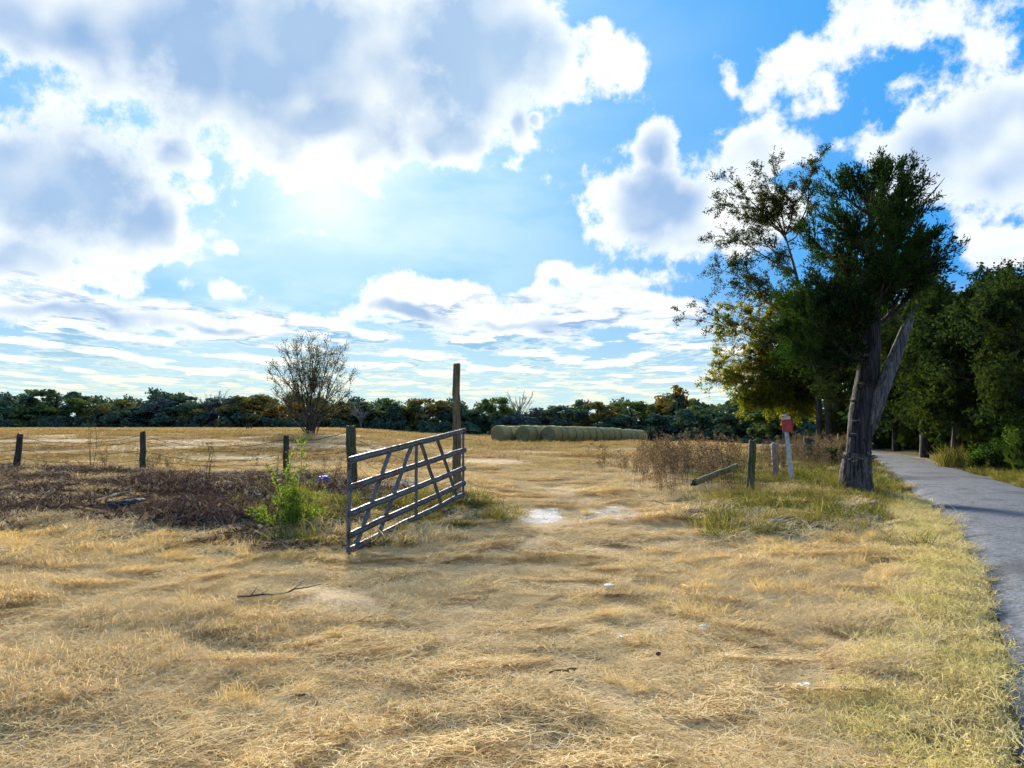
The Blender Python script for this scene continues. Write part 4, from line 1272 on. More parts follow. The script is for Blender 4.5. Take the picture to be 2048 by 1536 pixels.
# ---- tree line along the far edge of the field
def build_tree_line():
    rng = np.random.default_rng(91)
    def proto(kind, seed):
        """unit tree: height 1, half width about 0.5, built for a 7 m tree"""
        r = np.random.default_rng(seed)
        if kind == 'bare':
            ends = np.stack([r.normal(0, 0.26, 22), r.normal(0, 0.22, 22), r.uniform(0.55, 1.0, 22)], -1)
            st = np.zeros((22, 3)) + np.stack([r.normal(0, 0.01, 22), r.normal(0, 0.01, 22), r.uniform(0.15, 0.45, 22)], -1)
            P1, R1 = limb_set(r, st, ends, np.full(22, 0.012), 7, 0.0, 0.05)
            P2, R2, _ = children(r, P1, R1, 9, 0.3, 0.16, 0.5, 0.25, 4, 0.1)
            tr = tubes(np.array([[(0, 0, -0.02), (0.01, 0, 0.3), (0.0, 0, 0.6), (0.01, 0, 0.85)]], float), np.array([[0.03, 0.024, 0.015, 0.006]]), 7)
            return tr, join([tubes(P1, R1, 4), tubes(P2, np.maximum(R2, 0.003), 3)]), None
        n = 44
        if kind == 'cone':
            zc = r.uniform(0.04, 0.95, n); rr = 0.36 * (1.02 - zc) * r.uniform(0.3, 1.0, n)
        elif kind == 'bush':
            zc = r.uniform(0.05, 0.9, n); rr = 0.46 * np.sqrt(np.clip(1 - zc ** 2, 0.05, 1)) * np.sqrt(r.uniform(0.1, 1, n))
        else:
            zc = r.uniform(0.03, 0.93, n); rr = 0.46 * np.sqrt(np.clip(1 - ((zc - 0.52) / 0.52) ** 2, 0.06, 1)) * np.sqrt(r.uniform(0.1, 1, n))
        a = r.uniform(0, 6.28, n)
        C = np.stack([rr * np.cos(a), rr * np.sin(a), zc], -1)
        s = r.uniform(0.08, 0.15, n)
        R = np.stack([s, s, s * 0.75], -1)
        lv = cards(r, C, 95, R, 0.060, 0.7)
        tr = tubes(np.array([[(0, 0, -0.02), (0.01, 0, 0.3), (-0.01, 0.0, 0.55), (0.0, 0, 0.8)]], float), np.array([[0.028, 0.02, 0.014, 0.006]]), 7)
        P1, R1 = limb_set(r, np.array([(0, 0, z) for z in np.clip(zc[:14] - 0.2, 0.08, 0.7)]), C[:14], np.full(14, 0.009), 5, 0.0, 0.05)
        return tr, tubes(P1, R1, 4), lv
    K = {}
    def place(kind, px, top, base_y, wpx, Y, leafm, name, label, var=0):
        x = (px - 1024) / F * Y
        b = np.array([x, Y, Hs(x, Y)])
        h = (base_y - top) / F * Y; w = wpx / F * Y
        key = (kind, var, leafm.name if leafm else 'b')
        bark = BARK_PALE if kind == 'bare' else BARK_DARK
        if key not in K:
            tr, br, lv = proto(kind, 100 + var * 7 + len(kind))
            o = fin_tree(name, np.zeros(3), tr, br, lv, bark, leafm, label)
            K[key] = o
            o.location = tuple(b)
        else:
            o = copy_tree(K[key], b, 0, 1.0, label); o.name = name
        o.scale = (w * 1.3, w * 1.3, h); o.rotation_euler = (0, 0, rng.uniform(0, 6.28))
        o['group'] = 'trees along the far edge of the field'
        return o
    D, Gn, O, Go, B = L_FDARK, L_FGREEN, L_FOLIVE, L_FGOLD, L_FBLUE
    rows = [
        ('round', 20, 796, 862, 110, 150, D, 'far_tree', 'dark green far tree at the left picture edge', 0),
        ('round', 112, 786, 862, 120, 152, D, 'far_tree', 'highest dark rounded crown at the left end of the far tree line', 1),
        ('bush', 72, 812, 862, 90, 146, Gn, 'far_bush', 'mid green far bush below and left of the highest left crown', 0),
        ('round', 168, 802, 862, 90, 149, Gn, 'far_tree', 'green far tree right of the highest left crown', 2),
        ('round', 232, 804, 862, 100, 150, O, 'far_tree', 'olive-brown far tree above the leftmost two fence posts', 0),
        ('round', 300, 801, 862, 100, 150, B, 'far_tree', 'grey-green far tree just above the upright left fence post', 0),
        ('bush', 262, 822, 862, 80, 145, D, 'far_bush', 'low dark far bush in front of the olive-brown tree', 1),
        ('round', 358, 797, 863, 100, 151, D, 'far_tree', 'dark lumpy far tree right of the grey-green one', 2),
        ('bush', 385, 820, 863, 70, 146, O, 'far_bush', 'rusty olive far bush at the foot of the dark lumpy tree', 1),
        ('bare', 430, 786, 863, 80, 156, None, 'bare_tree', 'pale leafless far tree left of the olive dome', 0),
        ('round', 450, 800, 863, 80, 149, B, 'far_tree', 'blue-grey far tree under the pale leafless one', 1),
        ('bush', 502, 793, 864, 105, 146, O, 'far_tree', 'olive dome-shaped far tree left of the lone field tree', 2),
        ('bush', 572, 810, 864, 90, 147, Go, 'far_bush', 'golden far bush at the left foot of the lone tree', 0),
        ('bush', 670, 812, 865, 90, 147, O, 'far_bush', 'yellow-olive far bush at the right foot of the lone tree', 0),
        ('round', 715, 810, 866, 60, 148, B, 'far_tree', 'grey far tree between the lone tree and the left gate end', 2),
        ('bare', 722, 815, 866, 50, 145, None, 'bare_tree', 'small white-limbed dead tree right of the lone field tree', 1),
        ('round', 765, 801, 866, 100, 150, Gn, 'far_tree', 'broad green far tree above the left end of the gate', 0),
        ('cone', 790, 808, 867, 62, 143, D, 'far_cedar', 'dark pointed far cedar above the gate', 0),
        ('round', 850, 799, 867, 105, 150, O, 'far_tree', 'olive far tree left of the tall gate post', 1),
        ('round', 940, 808, 868, 110, 150, D, 'far_tree', 'dark far tree just right of the tall gate post', 0),
        ('round', 992, 792, 868, 70, 151, Gn, 'far_tree', 'green far tree behind the leftmost hay bale', 1),
        ('bare', 1040, 778, 870, 85, 156, None, 'bare_tree', 'pale bare far tree standing above the hay bales', 2),
        ('round', 1050, 812, 870, 100, 148, B, 'far_tree', 'blue-grey far tree directly behind the hay bales', 0),
        ('round', 1135, 808, 872, 100, 146, D, 'far_tree', 'dark far tree behind the middle of the bale row', 1),
        ('round', 1195, 801, 873, 90, 146, O, 'far_tree', 'olive green far tree behind the right half of the bales', 2),
        ('round', 1262, 797, 874, 105, 145, Gn, 'far_tree', 'bushy green far tree above the right end of the bales', 2),
        ('bush', 1235, 826, 876, 80, 138, D, 'far_bush', 'low dark far bush behind the right end of the bales', 2),
        ('round', 1352, 768, 878, 84, 142, Go, 'far_tree', 'orange-gold far tree rising highest right of the bales', 0),
        ('bush', 1322, 818, 878, 90, 134, D, 'far_bush', 'dark far bush left of the orange-gold tree foot', 0),
        ('round', 1425, 804, 880, 110, 128, Gn, 'far_tree', 'green far tree right of the orange-gold tree', 1),
        ('round', 1392, 812, 880, 90, 124, D, 'far_tree', 'dark far tree in front of the orange-gold tree', 2),
        ('round', 1500, 788, 882, 120, 112, D, 'far_tree', 'dark far tree above the nearest right fence post', 0),
        ('round', 1580, 770, 882, 140, 100, Gn, 'far_tree', 'green far tree behind the red sign', 0),
    ]
    for r_ in rows:
        place(*r_)
    # wood behind: one mass
    C, R = [], []
    for i in range(1250):
        px = rng.uniform(-420, 1720); Y = rng.uniform(152, 172) - 55 * float(sst(px, 1200, 1650))
        x = (px - 1024) / F * Y
        top = 6.4 + 1.9 * (fbm(np.array([px / 45.0]), np.array([2.0]), 3, 301)[0] - 0.5) * 3
        z = top * rng.uniform(0.05, 1.0)
        C.append((x, Y, Hs(x, Y) + z - 0.6)); s = rng.uniform(0.8, 1.6); R.append((s * 1.2, s, s * 0.8))
    for i in range(420):                      # brush at the foot of the wood
        px = rng.uniform(-420, 1640); Y = rng.uniform(140, 150) - 48 * float(sst(px, 1200, 1620))
        x = (px - 1024) / F * Y
        s = rng.uniform(0.5, 1.1); C.append((x, Y, Hs(x, Y) + s * rng.uniform(0.3, 2.2))); R.append((s * 1.3, s, s * 0.9))
    v = cards(rng, np.array(C), 100, np.array(R), 0.62)
    o = mesh_obj('far_wood', v[0], v[1], L_FDARK, None, False, {'v': v[2]}); o['kind'] = 'stuff'
    tag(o, 'dark far wood filling the gaps along the field edge', 'wood')
build_tree_line()

# ------------------------------------------------------------------ gate, posts, wire
def build_gate():
    near = np.array([-2.0, 9.42]); far = np.array([-0.84, 13.5])
    d2 = far - near; L = float(np.linalg.norm(d2)); d2 = d2 / L
    z_near, z_far = 0.055, 0.385
    ax = unit(np.array([d2[0], d2[1], (z_far - z_near) / L]))           # along the gate
    upv = np.array([0, 0, 1.0])
    nrm = unit(np.cross(ax, upv))                                         # towards the drive
    O = np.array([near[0], near[1], z_near])
    Hh = 1.165
    base = np.array([near[0], near[1], Hs(*near)])
    m, g, o = new_mat('galvanised steel')
    co = g.n('ShaderNodeTexCoord').outputs['Object']
    n1 = g.noise(co, 2.2, 6.0, 0.7, 0.5); n2 = g.noise(co, 26.0, 5.0, 0.7)
    nj = g.noise(g.v('ADD', co, (5, 3, 1)), 4.5, 7.0, 0.72, 0.8)
    zinc = g.mix(g.step(n2, 0.3, 0.7), (0.055, 0.07, 0.085), (0.17, 0.205, 0.235))
    rust = g.mix(n2, (0.055, 0.022, 0.012), (0.17, 0.075, 0.038))
    rf = g.step(nj, 0.52, 0.58)
    col = g.mix(rf, zinc, rust)
    col = g.mix(g.m('MULTIPLY', g.step(n1, 0.5, 0.66), 0.5), col, (0.09, 0.08, 0.08))
    b = principled(g, o, col, 0.5, g.m('ADD', n2, nj), 0.004, 0.8, 0.0, 0.5)
    g.put(b.inputs['Metallic'], g.m('MULTIPLY', g.m('SUBTRACT', 1.0, rf), 0.5))
    g.put(b.inputs['Roughness'], g.m('MULTIPLY_ADD', rf, 0.35, 0.55))
    root = empty('farm_gate', base)
    tag(root, 'rusty galvanised five-rail farm gate standing open on the drive', 'gate')
    def strip(name, p0, p1, prof, wdir, ndir, parent=root, n=14, wob=0.004, seed=0):
        """pressed steel strip: profile (across, out) swept from p0 to p1"""
        rr = np.random.default_rng(seed)
        prof = np.asarray(prof, float)
        back = prof[::-1] - np.array([0, 0.004])
        ring = np.vstack([prof, back]); k = len(ring)
        V = []
        for i in range(n):
            t = i / (n - 1)
            c = p0 + (p1 - p0) * t + ndir * rr.normal(0, wob) + wdir * rr.normal(0, wob * 0.6)
            V.append(c + ring[:, :1] * wdir + ring[:, 1:] * ndir)
        V = np.vstack(V); Fc = []
        for i in range(n - 1):
            for j in range(k):
                j2 = (j + 1) % k
                Fc.append((i * k + j, i * k + j2, (i + 1) * k + j2, (i + 1) * k + j))
        Fc.append(tuple(range(k - 1, -1, -1))); Fc.append(tuple(range((n - 1) * k, n * k)))
        return mesh_obj(name, V - base, Fc, m, parent)
    rail_prof = [(-0.045, 0.0), (-0.041, 0.014), (-0.030, 0.014), (-0.025, 0.003), (-0.013, 0.026), (0.013, 0.026), (0.025, 0.003), (0.030, 0.014), (0.041, 0.014), (0.045, 0.0)]
    slim = [(-0.044, 0.0), (-0.038, 0.012), (-0.022, 0.012), (-0.016, 0.002), (0.0, 0.022), (0.016, 0.002), (0.022, 0.012), (0.038, 0.012), (0.044, 0.0)]
    P = lambda t, h: O + ax * (t * L) + upv * (h * Hh)
    heights = [0.955, 0.67, 0.395, 0.175, 0.015]
    rails = []
    for i, h in enumerate(heights):
        rails.append(strip('rail', P(-0.003, h) + nrm * 0.012, P(1.012, h) + nrm * 0.012, rail_prof, upv, nrm, seed=i, n=20))
    for i, t in enumerate((0.008, 0.5, 0.992)):
        strip('upright', P(t, 0.0) + nrm * 0.0, P(t, 0.985), slim, ax, nrm, n=6, wob=0.002, seed=10 + i)
    for i, (a, b_) in enumerate(((0.054, 0.294), (0.209, 0.466), (0.758, 0.545), (0.929, 0.706))):
        p0, p1 = P(a, 0.01) - nrm * 0.012, P(b_, 0.94) - nrm * 0.012
        wd = unit(np.cross(unit(p1 - p0), nrm))
        strip('brace', p0, p1, slim, wd, nrm, n=8, wob=0.003, seed=20 + i)
    # bolts where rails cross the uprights
    for h in heights[:4]:
        for t in (0.012, 0.5, 0.988):
            bo = MB(); c = P(t, h) + nrm * 0.055
            bo.tube([c - nrm * 0.012, c + nrm * 0.004, c + nrm * 0.010], [0.014, 0.014, 0.008], 6)
            o2 = bo.build('bolt', m, root); o2.data.transform(Matrix.Translation(Vector(-base)))
    for h in (0.90, 0.12):
        hb = MB(); c = P(1.0, h)
        post = np.array([c[0] - 0.10, c[1] + 0.45, c[2]])
        hb.tube([c, (c + post) / 2 + (0.02, 0, 0.0), post], [0.014, 0.014, 0.014], 6)
        o2 = hb.build('hinge', m, root); o2.data.transform(Matrix.Translation(Vector(-base)))
build_gate()

W_TREATED = mat_wood('weathered treated post', (0.080, 0.052, 0.028), (0.240, 0.172, 0.100), (0.080, 0.104, 0.040), 0.35)
W_DARK = mat_wood('dark old post', (0.020, 0.019, 0.018), (0.088, 0.080, 0.068), (0.040, 0.060, 0.028), 0.5)
W_GREEN = mat_wood('mossy post', (0.028, 0.029, 0.019), (0.120, 0.116, 0.072), (0.048, 0.080, 0.028), 0.8)
W_PALE = mat_wood('grey silvered post', (0.128, 0.112, 0.100), (0.320, 0.288, 0.256), (0.096, 0.104, 0.056), 0.3)
W_CUT = mat_plain('fresh cut wood', (0.72, 0.56, 0.38), 0.8, 0, 0.2, 20)
STEEL_WIRE = mat_plain('rusty wire', (0.075, 0.05, 0.038), 0.6, 0.4, 0.3, 40, 0.0005)

def post_mesh(name, foot, top, r0, r1, mat, parent, base, seed, k=14, n=9, chip=0.0, lean=0.0):
    rr = np.random.default_rng(seed)
    foot = np.asarray(foot, float); top = np.asarray(top, float)
    S = np.linspace(0, 1, n)[:, None] * (top - foot) + foot
    S = S + rr.normal(0, 0.006, S.shape) * np.array([1, 1, 0])
    R = np.linspace(r0, r1, n)
    ph = rr.uniform(0, 6.28, 3)
    v, f = tube(S, R, k, False, lambda u, th: 1 + 0.05 * np.sin(3 * th + ph[0]) + 0.04 * np.sin(7 * th + ph[1]) + rr.normal(0, 0.018, len(th)))
    # weathered, slightly chamfered and split top
    c = S[-1]; ring = v[-k:]
    inner = c + (ring - c) * 0.80 + (top - foot) / np.linalg.norm(top - foot) * 0.02
    inner = inner + rr.normal(0, 0.006 + chip, inner.shape) * np.array([0, 0, 1])
    i0 = len(v); v = np.vstack([v, inner, c + (top - foot) / np.linalg.norm(top - foot) * (0.012 - chip)])
    a = i0 - k
    for j in range(k):
        j2 = (j + 1) % k
        f.append((a + j, a + j2, i0 + j2, i0 + j)); f.append((i0 + j, i0 + j2, i0 + k))
    return mesh_obj(name, v - base, f, mat, parent, True)

def wire_obj(name, pts, r, parent, base, mat=STEEL_WIRE, barbs=0, seed=0):
    rr = np.random.default_rng(seed)
    mb = MB(); pts = np.asarray(pts, float)
    mb.tube(pts, np.full(len(pts), r), 4, True)
    for i in range(barbs):
        t = rr.uniform(0.02, 0.98); q = t * (len(pts) - 1); a = int(q); p = pts[a] + (pts[min(a + 1, len(pts) - 1)] - pts[a]) * (q - a)
        d = unit(rr.normal(0, 1, 3)) * 0.03
        mb.tube([p - d, p + d], [r * 0.9, r * 0.5], 3)
    o = mb.build(name, mat, parent)
    o.data.transform(Matrix.Translation(Vector(-base)))
    return o

def build_posts():
    # tall gate post
    b = at(914, 998); Y = b[1]
    root = mesh = post_mesh('gate_post', b + (0, 0, -0.2), pt(914, 729, Y), 0.092, 0.070, W_TREATED, None, b, 3, 18, 16)
    mesh.location = tuple(b)
    tag(mesh, 'tall round wooden gate post at the hinge end of the gate', 'post')
    # left fence
    base = at(285, 950)
    fence = empty('barbed_wire_fence', base)
    tag(fence, 'sagging barbed wire fence on old dark posts along the left bank', 'fence')
    spec = [((30, 940), (41, 869), 0.105, 0.090, W_DARK), ((285, 951), (286, 865), 0.085, 0.075, W_DARK), ((572, 955), (572, 873), 0.078, 0.070, W_DARK), ((706, 970), (701, 853), 0.125, 0.115, W_GREEN)]
    P = []
    for i, (f_, t_, r0, r1, mt) in enumerate(spec):
        g0 = at(*f_); top = pt(*t_, g0[1])
        post_mesh('fence_post', g0 + (0, 0, -0.25), top, r0, r1, mt, fence, base, 11 + i, 13, 9, 0.012)
        P.append((g0, top))
    # far beyond the left edge of the picture the line goes on
    d = P[0][0] - P[1][0]; g0 = P[0][0] + d * 1.0; g0[2] = Hs(g0[0], g0[1])
    rng = np.random.default_rng(5)
    for k, hgt in enumerate((0.12, 0.36, 0.58, 0.80, 0.93)):
        chain = [g0 + np.array([0, 0, 1.2 * hgt])] + [a + (t - a) * hgt + np.array([0.0, -0.08, 0]) for a, t in P]
        pts = []
        for i in range(len(chain) - 1):
            a, c = chain[i], chain[i + 1]
            sag = rng.uniform(0.05, 0.26)
            t = np.linspace(0, 1, 16)[:-1]
            q = a + (c - a) * t[:, None]; q[:, 2] -= sag * 4 * t * (1 - t)
            q += rng.normal(0, 0.012, q.shape)
            pts.append(q)
        pts.append(chain[-1][None])
        wire_obj('wire_strand', np.vstack(pts), 0.0055, fence, base, barbs=70, seed=k)
    # loose strands trailing from the last post to the gate post
    for k, (h0, h1) in enumerate(((0.85, 0.62), (0.6, 0.30), (0.42, 0.12))):
        a = P[-1][0] + (P[-1][1] - P[-1][0]) * h0; c = np.array([b[0], b[1] + 0.1, b[2] + 1.2 * h1])
        t = np.linspace(0, 1, 24); q = a + (c - a) * t[:, None]; q[:, 2] -= (0.25 + 0.1 * k) * 4 * t * (1 - t); q[:, 2] = np.maximum(q[:, 2], H(q[:, 0], q[:, 1]) + 0.03)
        q += rng.normal(0, 0.015, q.shape)
        wire_obj('loose_wire', q, 0.005, fence, base, barbs=20, seed=20 + k)
    # right fence
    base = at(1500, 988)
    rf = empty('collapsed_wire_fence', base)
    tag(rf, 'collapsed woven wire fence on wooden posts among dead weeds right of the drive', 'fence')
    spec = [((1500, 988), (1505, 882), 0.088, 0.078, W_GREEN), ((1551, 962), (1549, 888), 0.085, 0.080, W_PALE), ((1617, 932), (1613, 876), 0.13, 0.115, W_GREEN), ((1628, 930), (1624, 879), 0.11, 0.10, W_DARK)]
    Q = []
    for i, (f_, t_, r0, r1, mt) in enumerate(spec):
        gq = at(*f_); top = pt(*t_, gq[1]); Q.append((gq, top))
        post_mesh('fence_post', gq + (0, 0, -0.25), top, r0, r1, mt, rf, base, 31 + i, 13, 9, 0.02)
    for k, hgt in enumerate((0.25, 0.5, 0.72, 0.9)):
        pts = []
        for (a, ta), (c, tc) in zip(Q[:-1], Q[1:]):
            t = np.linspace(0, 1, 10); p0 = a + (ta - a) * hgt; p1 = c + (tc - c) * hgt
            q = p0 + (p1 - p0) * t[:, None]; q[:, 2] -= 0.08 * 4 * t * (1 - t); pts.append(q)
        wire_obj('wire_strand', np.vstack(pts), 0.005, rf, base, seed=40 + k)
    # the woven panel that has come down, arching over the weeds
    U = 26; Vn = 7
    A0 = Q[0][0]; p_top = spline([pt(1345, 915, 17.6), pt(1385, 903, 17.4), pt(1435, 900, 17.1), pt(1455, 915, 16.9), pt(1498, 925, 16.7)], U)
    p_bot = spline([pt(1340, 975, 17.4), pt(1390, 985, 17.1), pt(1440, 990, 16.9), pt(1470, 990, 16.8), pt(1500, 985, 16.7)], U)
    grid = np.array([[p_top[i] + (p_bot[i] - p_top[i]) * (j / (Vn - 1)) ** 0.9 + rng.normal(0, 0.012, 3) + np.array([0, 0.12 * math.sin(j * 0.8 + i * 0.2), 0]) for j in range(Vn)] for i in range(U)])
    for j in range(Vn):
        wire_obj('line_wire', grid[:, j], 0.0045, rf, base)
    for i in range(0, U):
        wire_obj('stay_wire', grid[i], 0.0035, rf, base)
    # broken-off post hanging in the wire
    p0, p1 = pt(1388, 966, 15.9), pt(1475, 931, 16.3)
    o = post_mesh('broken_post', p0 * 1.0 - (p1 - p0) * 0.0, p1, 0.066, 0.052, mat_wood('mossy fallen post', (0.07, 0.058, 0.034), (0.24, 0.205, 0.12), (0.12, 0.12, 0.045), 0.4), None, p0, 51, 14, 10, 0.03)
    o.location = tuple(p0)
    tag(o, 'broken-off fence post hanging aslant in the fallen wire', 'post')
    cap = MB(); ax = unit(p1 - p0)
    for i in range(9):
        a = i * 0.7; dd = unit(np.cross(ax, [0, 0, 1.0])) * math.cos(a) + np.array([0, 0, 1.0]) * math.sin(a)
        q0 = dd * 0.05 * (i % 3) * 0.5
        cap.tube([q0 + ax * 0.05, q0 - ax * (0.02 + 0.02 * (i % 4))], [0.03, 0.012], 5)
    cap.build('split_end', W_DARK, o)
    # band of wire round the nearest right post
    c = Q[0][0] + (Q[0][1] - Q[0][0]) * 0.56
    wb = MB(); th = np.linspace(0, 6.6, 26)
    wb.tube(np.stack([c[0] + 0.095 * np.cos(th), c[1] + 0.095 * np.sin(th), c[2] + 0.01 * th], -1), np.full(26, 0.009), 5)
    o = wb.build('wire_tie', W_DARK, rf); o.data.transform(Matrix.Translation(Vector(-base)))

    # far small posts in the field
    for i, (px, h) in enumerate(((494, 0.75), (498, 0.9), (503, 0.8))):
        Y = 95.0; x = (px - 1024) / F * Y; z = Hs(x, Y)
        o = post_mesh('field_post', (x, Y, z - 0.2), (x + 0.03, Y, z + h), 0.09, 0.08, W_DARK, None, np.array([x, Y, z]), 70 + i, 8, 4)
        o.location = (x, Y, z)
        tag(o, ['leftmost', 'middle', 'rightmost'][i] + ' of three tiny posts far out in the field left of the lone tree', 'post', 'tiny posts far out in the field')
build_posts()

def build_sign():
    b = at(1586, 966); Y = b[1]
    top = pt(1569, 829, Y)
    root = empty('warning_sign', b)
    tag(root, 'faded red sign on a leaning bluish-white stake by the right fence', 'sign')
    m_st = mat_plain('worn painted stake', (0.42, 0.50, 0.52), 0.7, 0, 0.35, 9)
    mb = MB()
    S = np.linspace(0, 1, 12)[:, None] * (top - (b + (0, 0, -0.2))) + (b + (0, 0, -0.2))
    mb.tube(S, np.linspace(0.065, 0.05, 12), 10, True, lambda u, th: 1 + 0.12 * np.sin(4 * th) + 0.03 * np.sin(9 * th + 20 * u))
    o = mb.build('stake', m_st, root, True); o.data.transform(Matrix.Translation(Vector(-b)))
    m, g, om = new_mat('faded red paint')
    co = g.n('ShaderNodeTexCoord').outputs['Object']
    n = g.noise(co, 6.0, 6.0, 0.7)
    col = g.mix(g.step(n, 0.3, 0.7), (0.30, 0.035, 0.04), (0.46, 0.075, 0.075))
    col = g.mix(g.m('MULTIPLY', g.step(g.noise(co, 14.0, 5.0, 0.7), 0.58, 0.68), 0.5), col, (0.5, 0.27, 0.22))
    principled(g, om, col, 0.6, n, 0.003)
    # sheet: chipped lower left corner, curled right side
    quad = lambda px, py, dy: pt(px, py, Y - 0.085 + dy)
    out = [(1563, 832), (1581, 834.5), (1583, 846), (1585, 862), (1579, 865), (1572, 864.5), (1565, 863), (1564.5, 855.5), (1567.5, 855), (1564, 853.5)]
    front = np.array([quad(x, y, 0.05 * max(0, (x - 1578) / 7)) for x, y in out]); back = front + np.array([0, 0.008, 0])
    k = len(out); V = np.vstack([front, back])
    Fc = [tuple(range(k)), tuple(range(2 * k - 1, k - 1, -1))] + [(i, k + i, k + (i + 1) % k, (i + 1) % k) for i in range(k)]
    pl = mesh_obj('sign_plate', V - b, Fc, m, root)
    # curled edge
    cu = [(1581, 834.5), (1586, 840), (1587.5, 850), (1586, 860), (1583, 868), (1583, 858), (1582, 846)]
    fr = np.array([quad(x, y, 0.03 + 0.02 * i) for i, (x, y) in enumerate(cu)]); V = np.vstack([fr, fr + np.array([0, 0.006, 0])]); k = len(cu)
    Fc = [tuple(range(k)), tuple(range(2 * k - 1, k - 1, -1))] + [(i, k + i, k + (i + 1) % k, (i + 1) % k) for i in range(k)]
    mesh_obj('curled_edge', V - b, Fc, mat_plain('rusty sign back', (0.17, 0.07, 0.05), 0.8), root)
    # white heading
    cu = bpy.data.curves.new('heading', 'FONT'); cu.body = 'DANGER'; cu.align_x = 'CENTER'; cu.align_y = 'CENTER'; cu.size = 0.088; cu.extrude = 0.001; cu.offset = 0.005
    to = bpy.data.objects.new('heading', cu); COL.objects.link(to)
    dg = bpy.context.evaluated_depsgraph_get()
    me = bpy.data.meshes.new_from_object(to.evaluated_get(dg)); bpy.data.objects.remove(to)
    me.materials.clear(); me.materials.append(mat_plain('white lettering', (0.72, 0.72, 0.68), 0.6))
    to = bpy.data.objects.new('heading', me); COL.objects.link(to); to.parent = pl
    c = quad(1572.0, 836.6, -0.006) - b
    to.location = tuple(c); to.rotation_euler = (math.pi / 2, -0.12, 0)
    to.scale = (0.64, 1.0, 1.0)
build_sign()

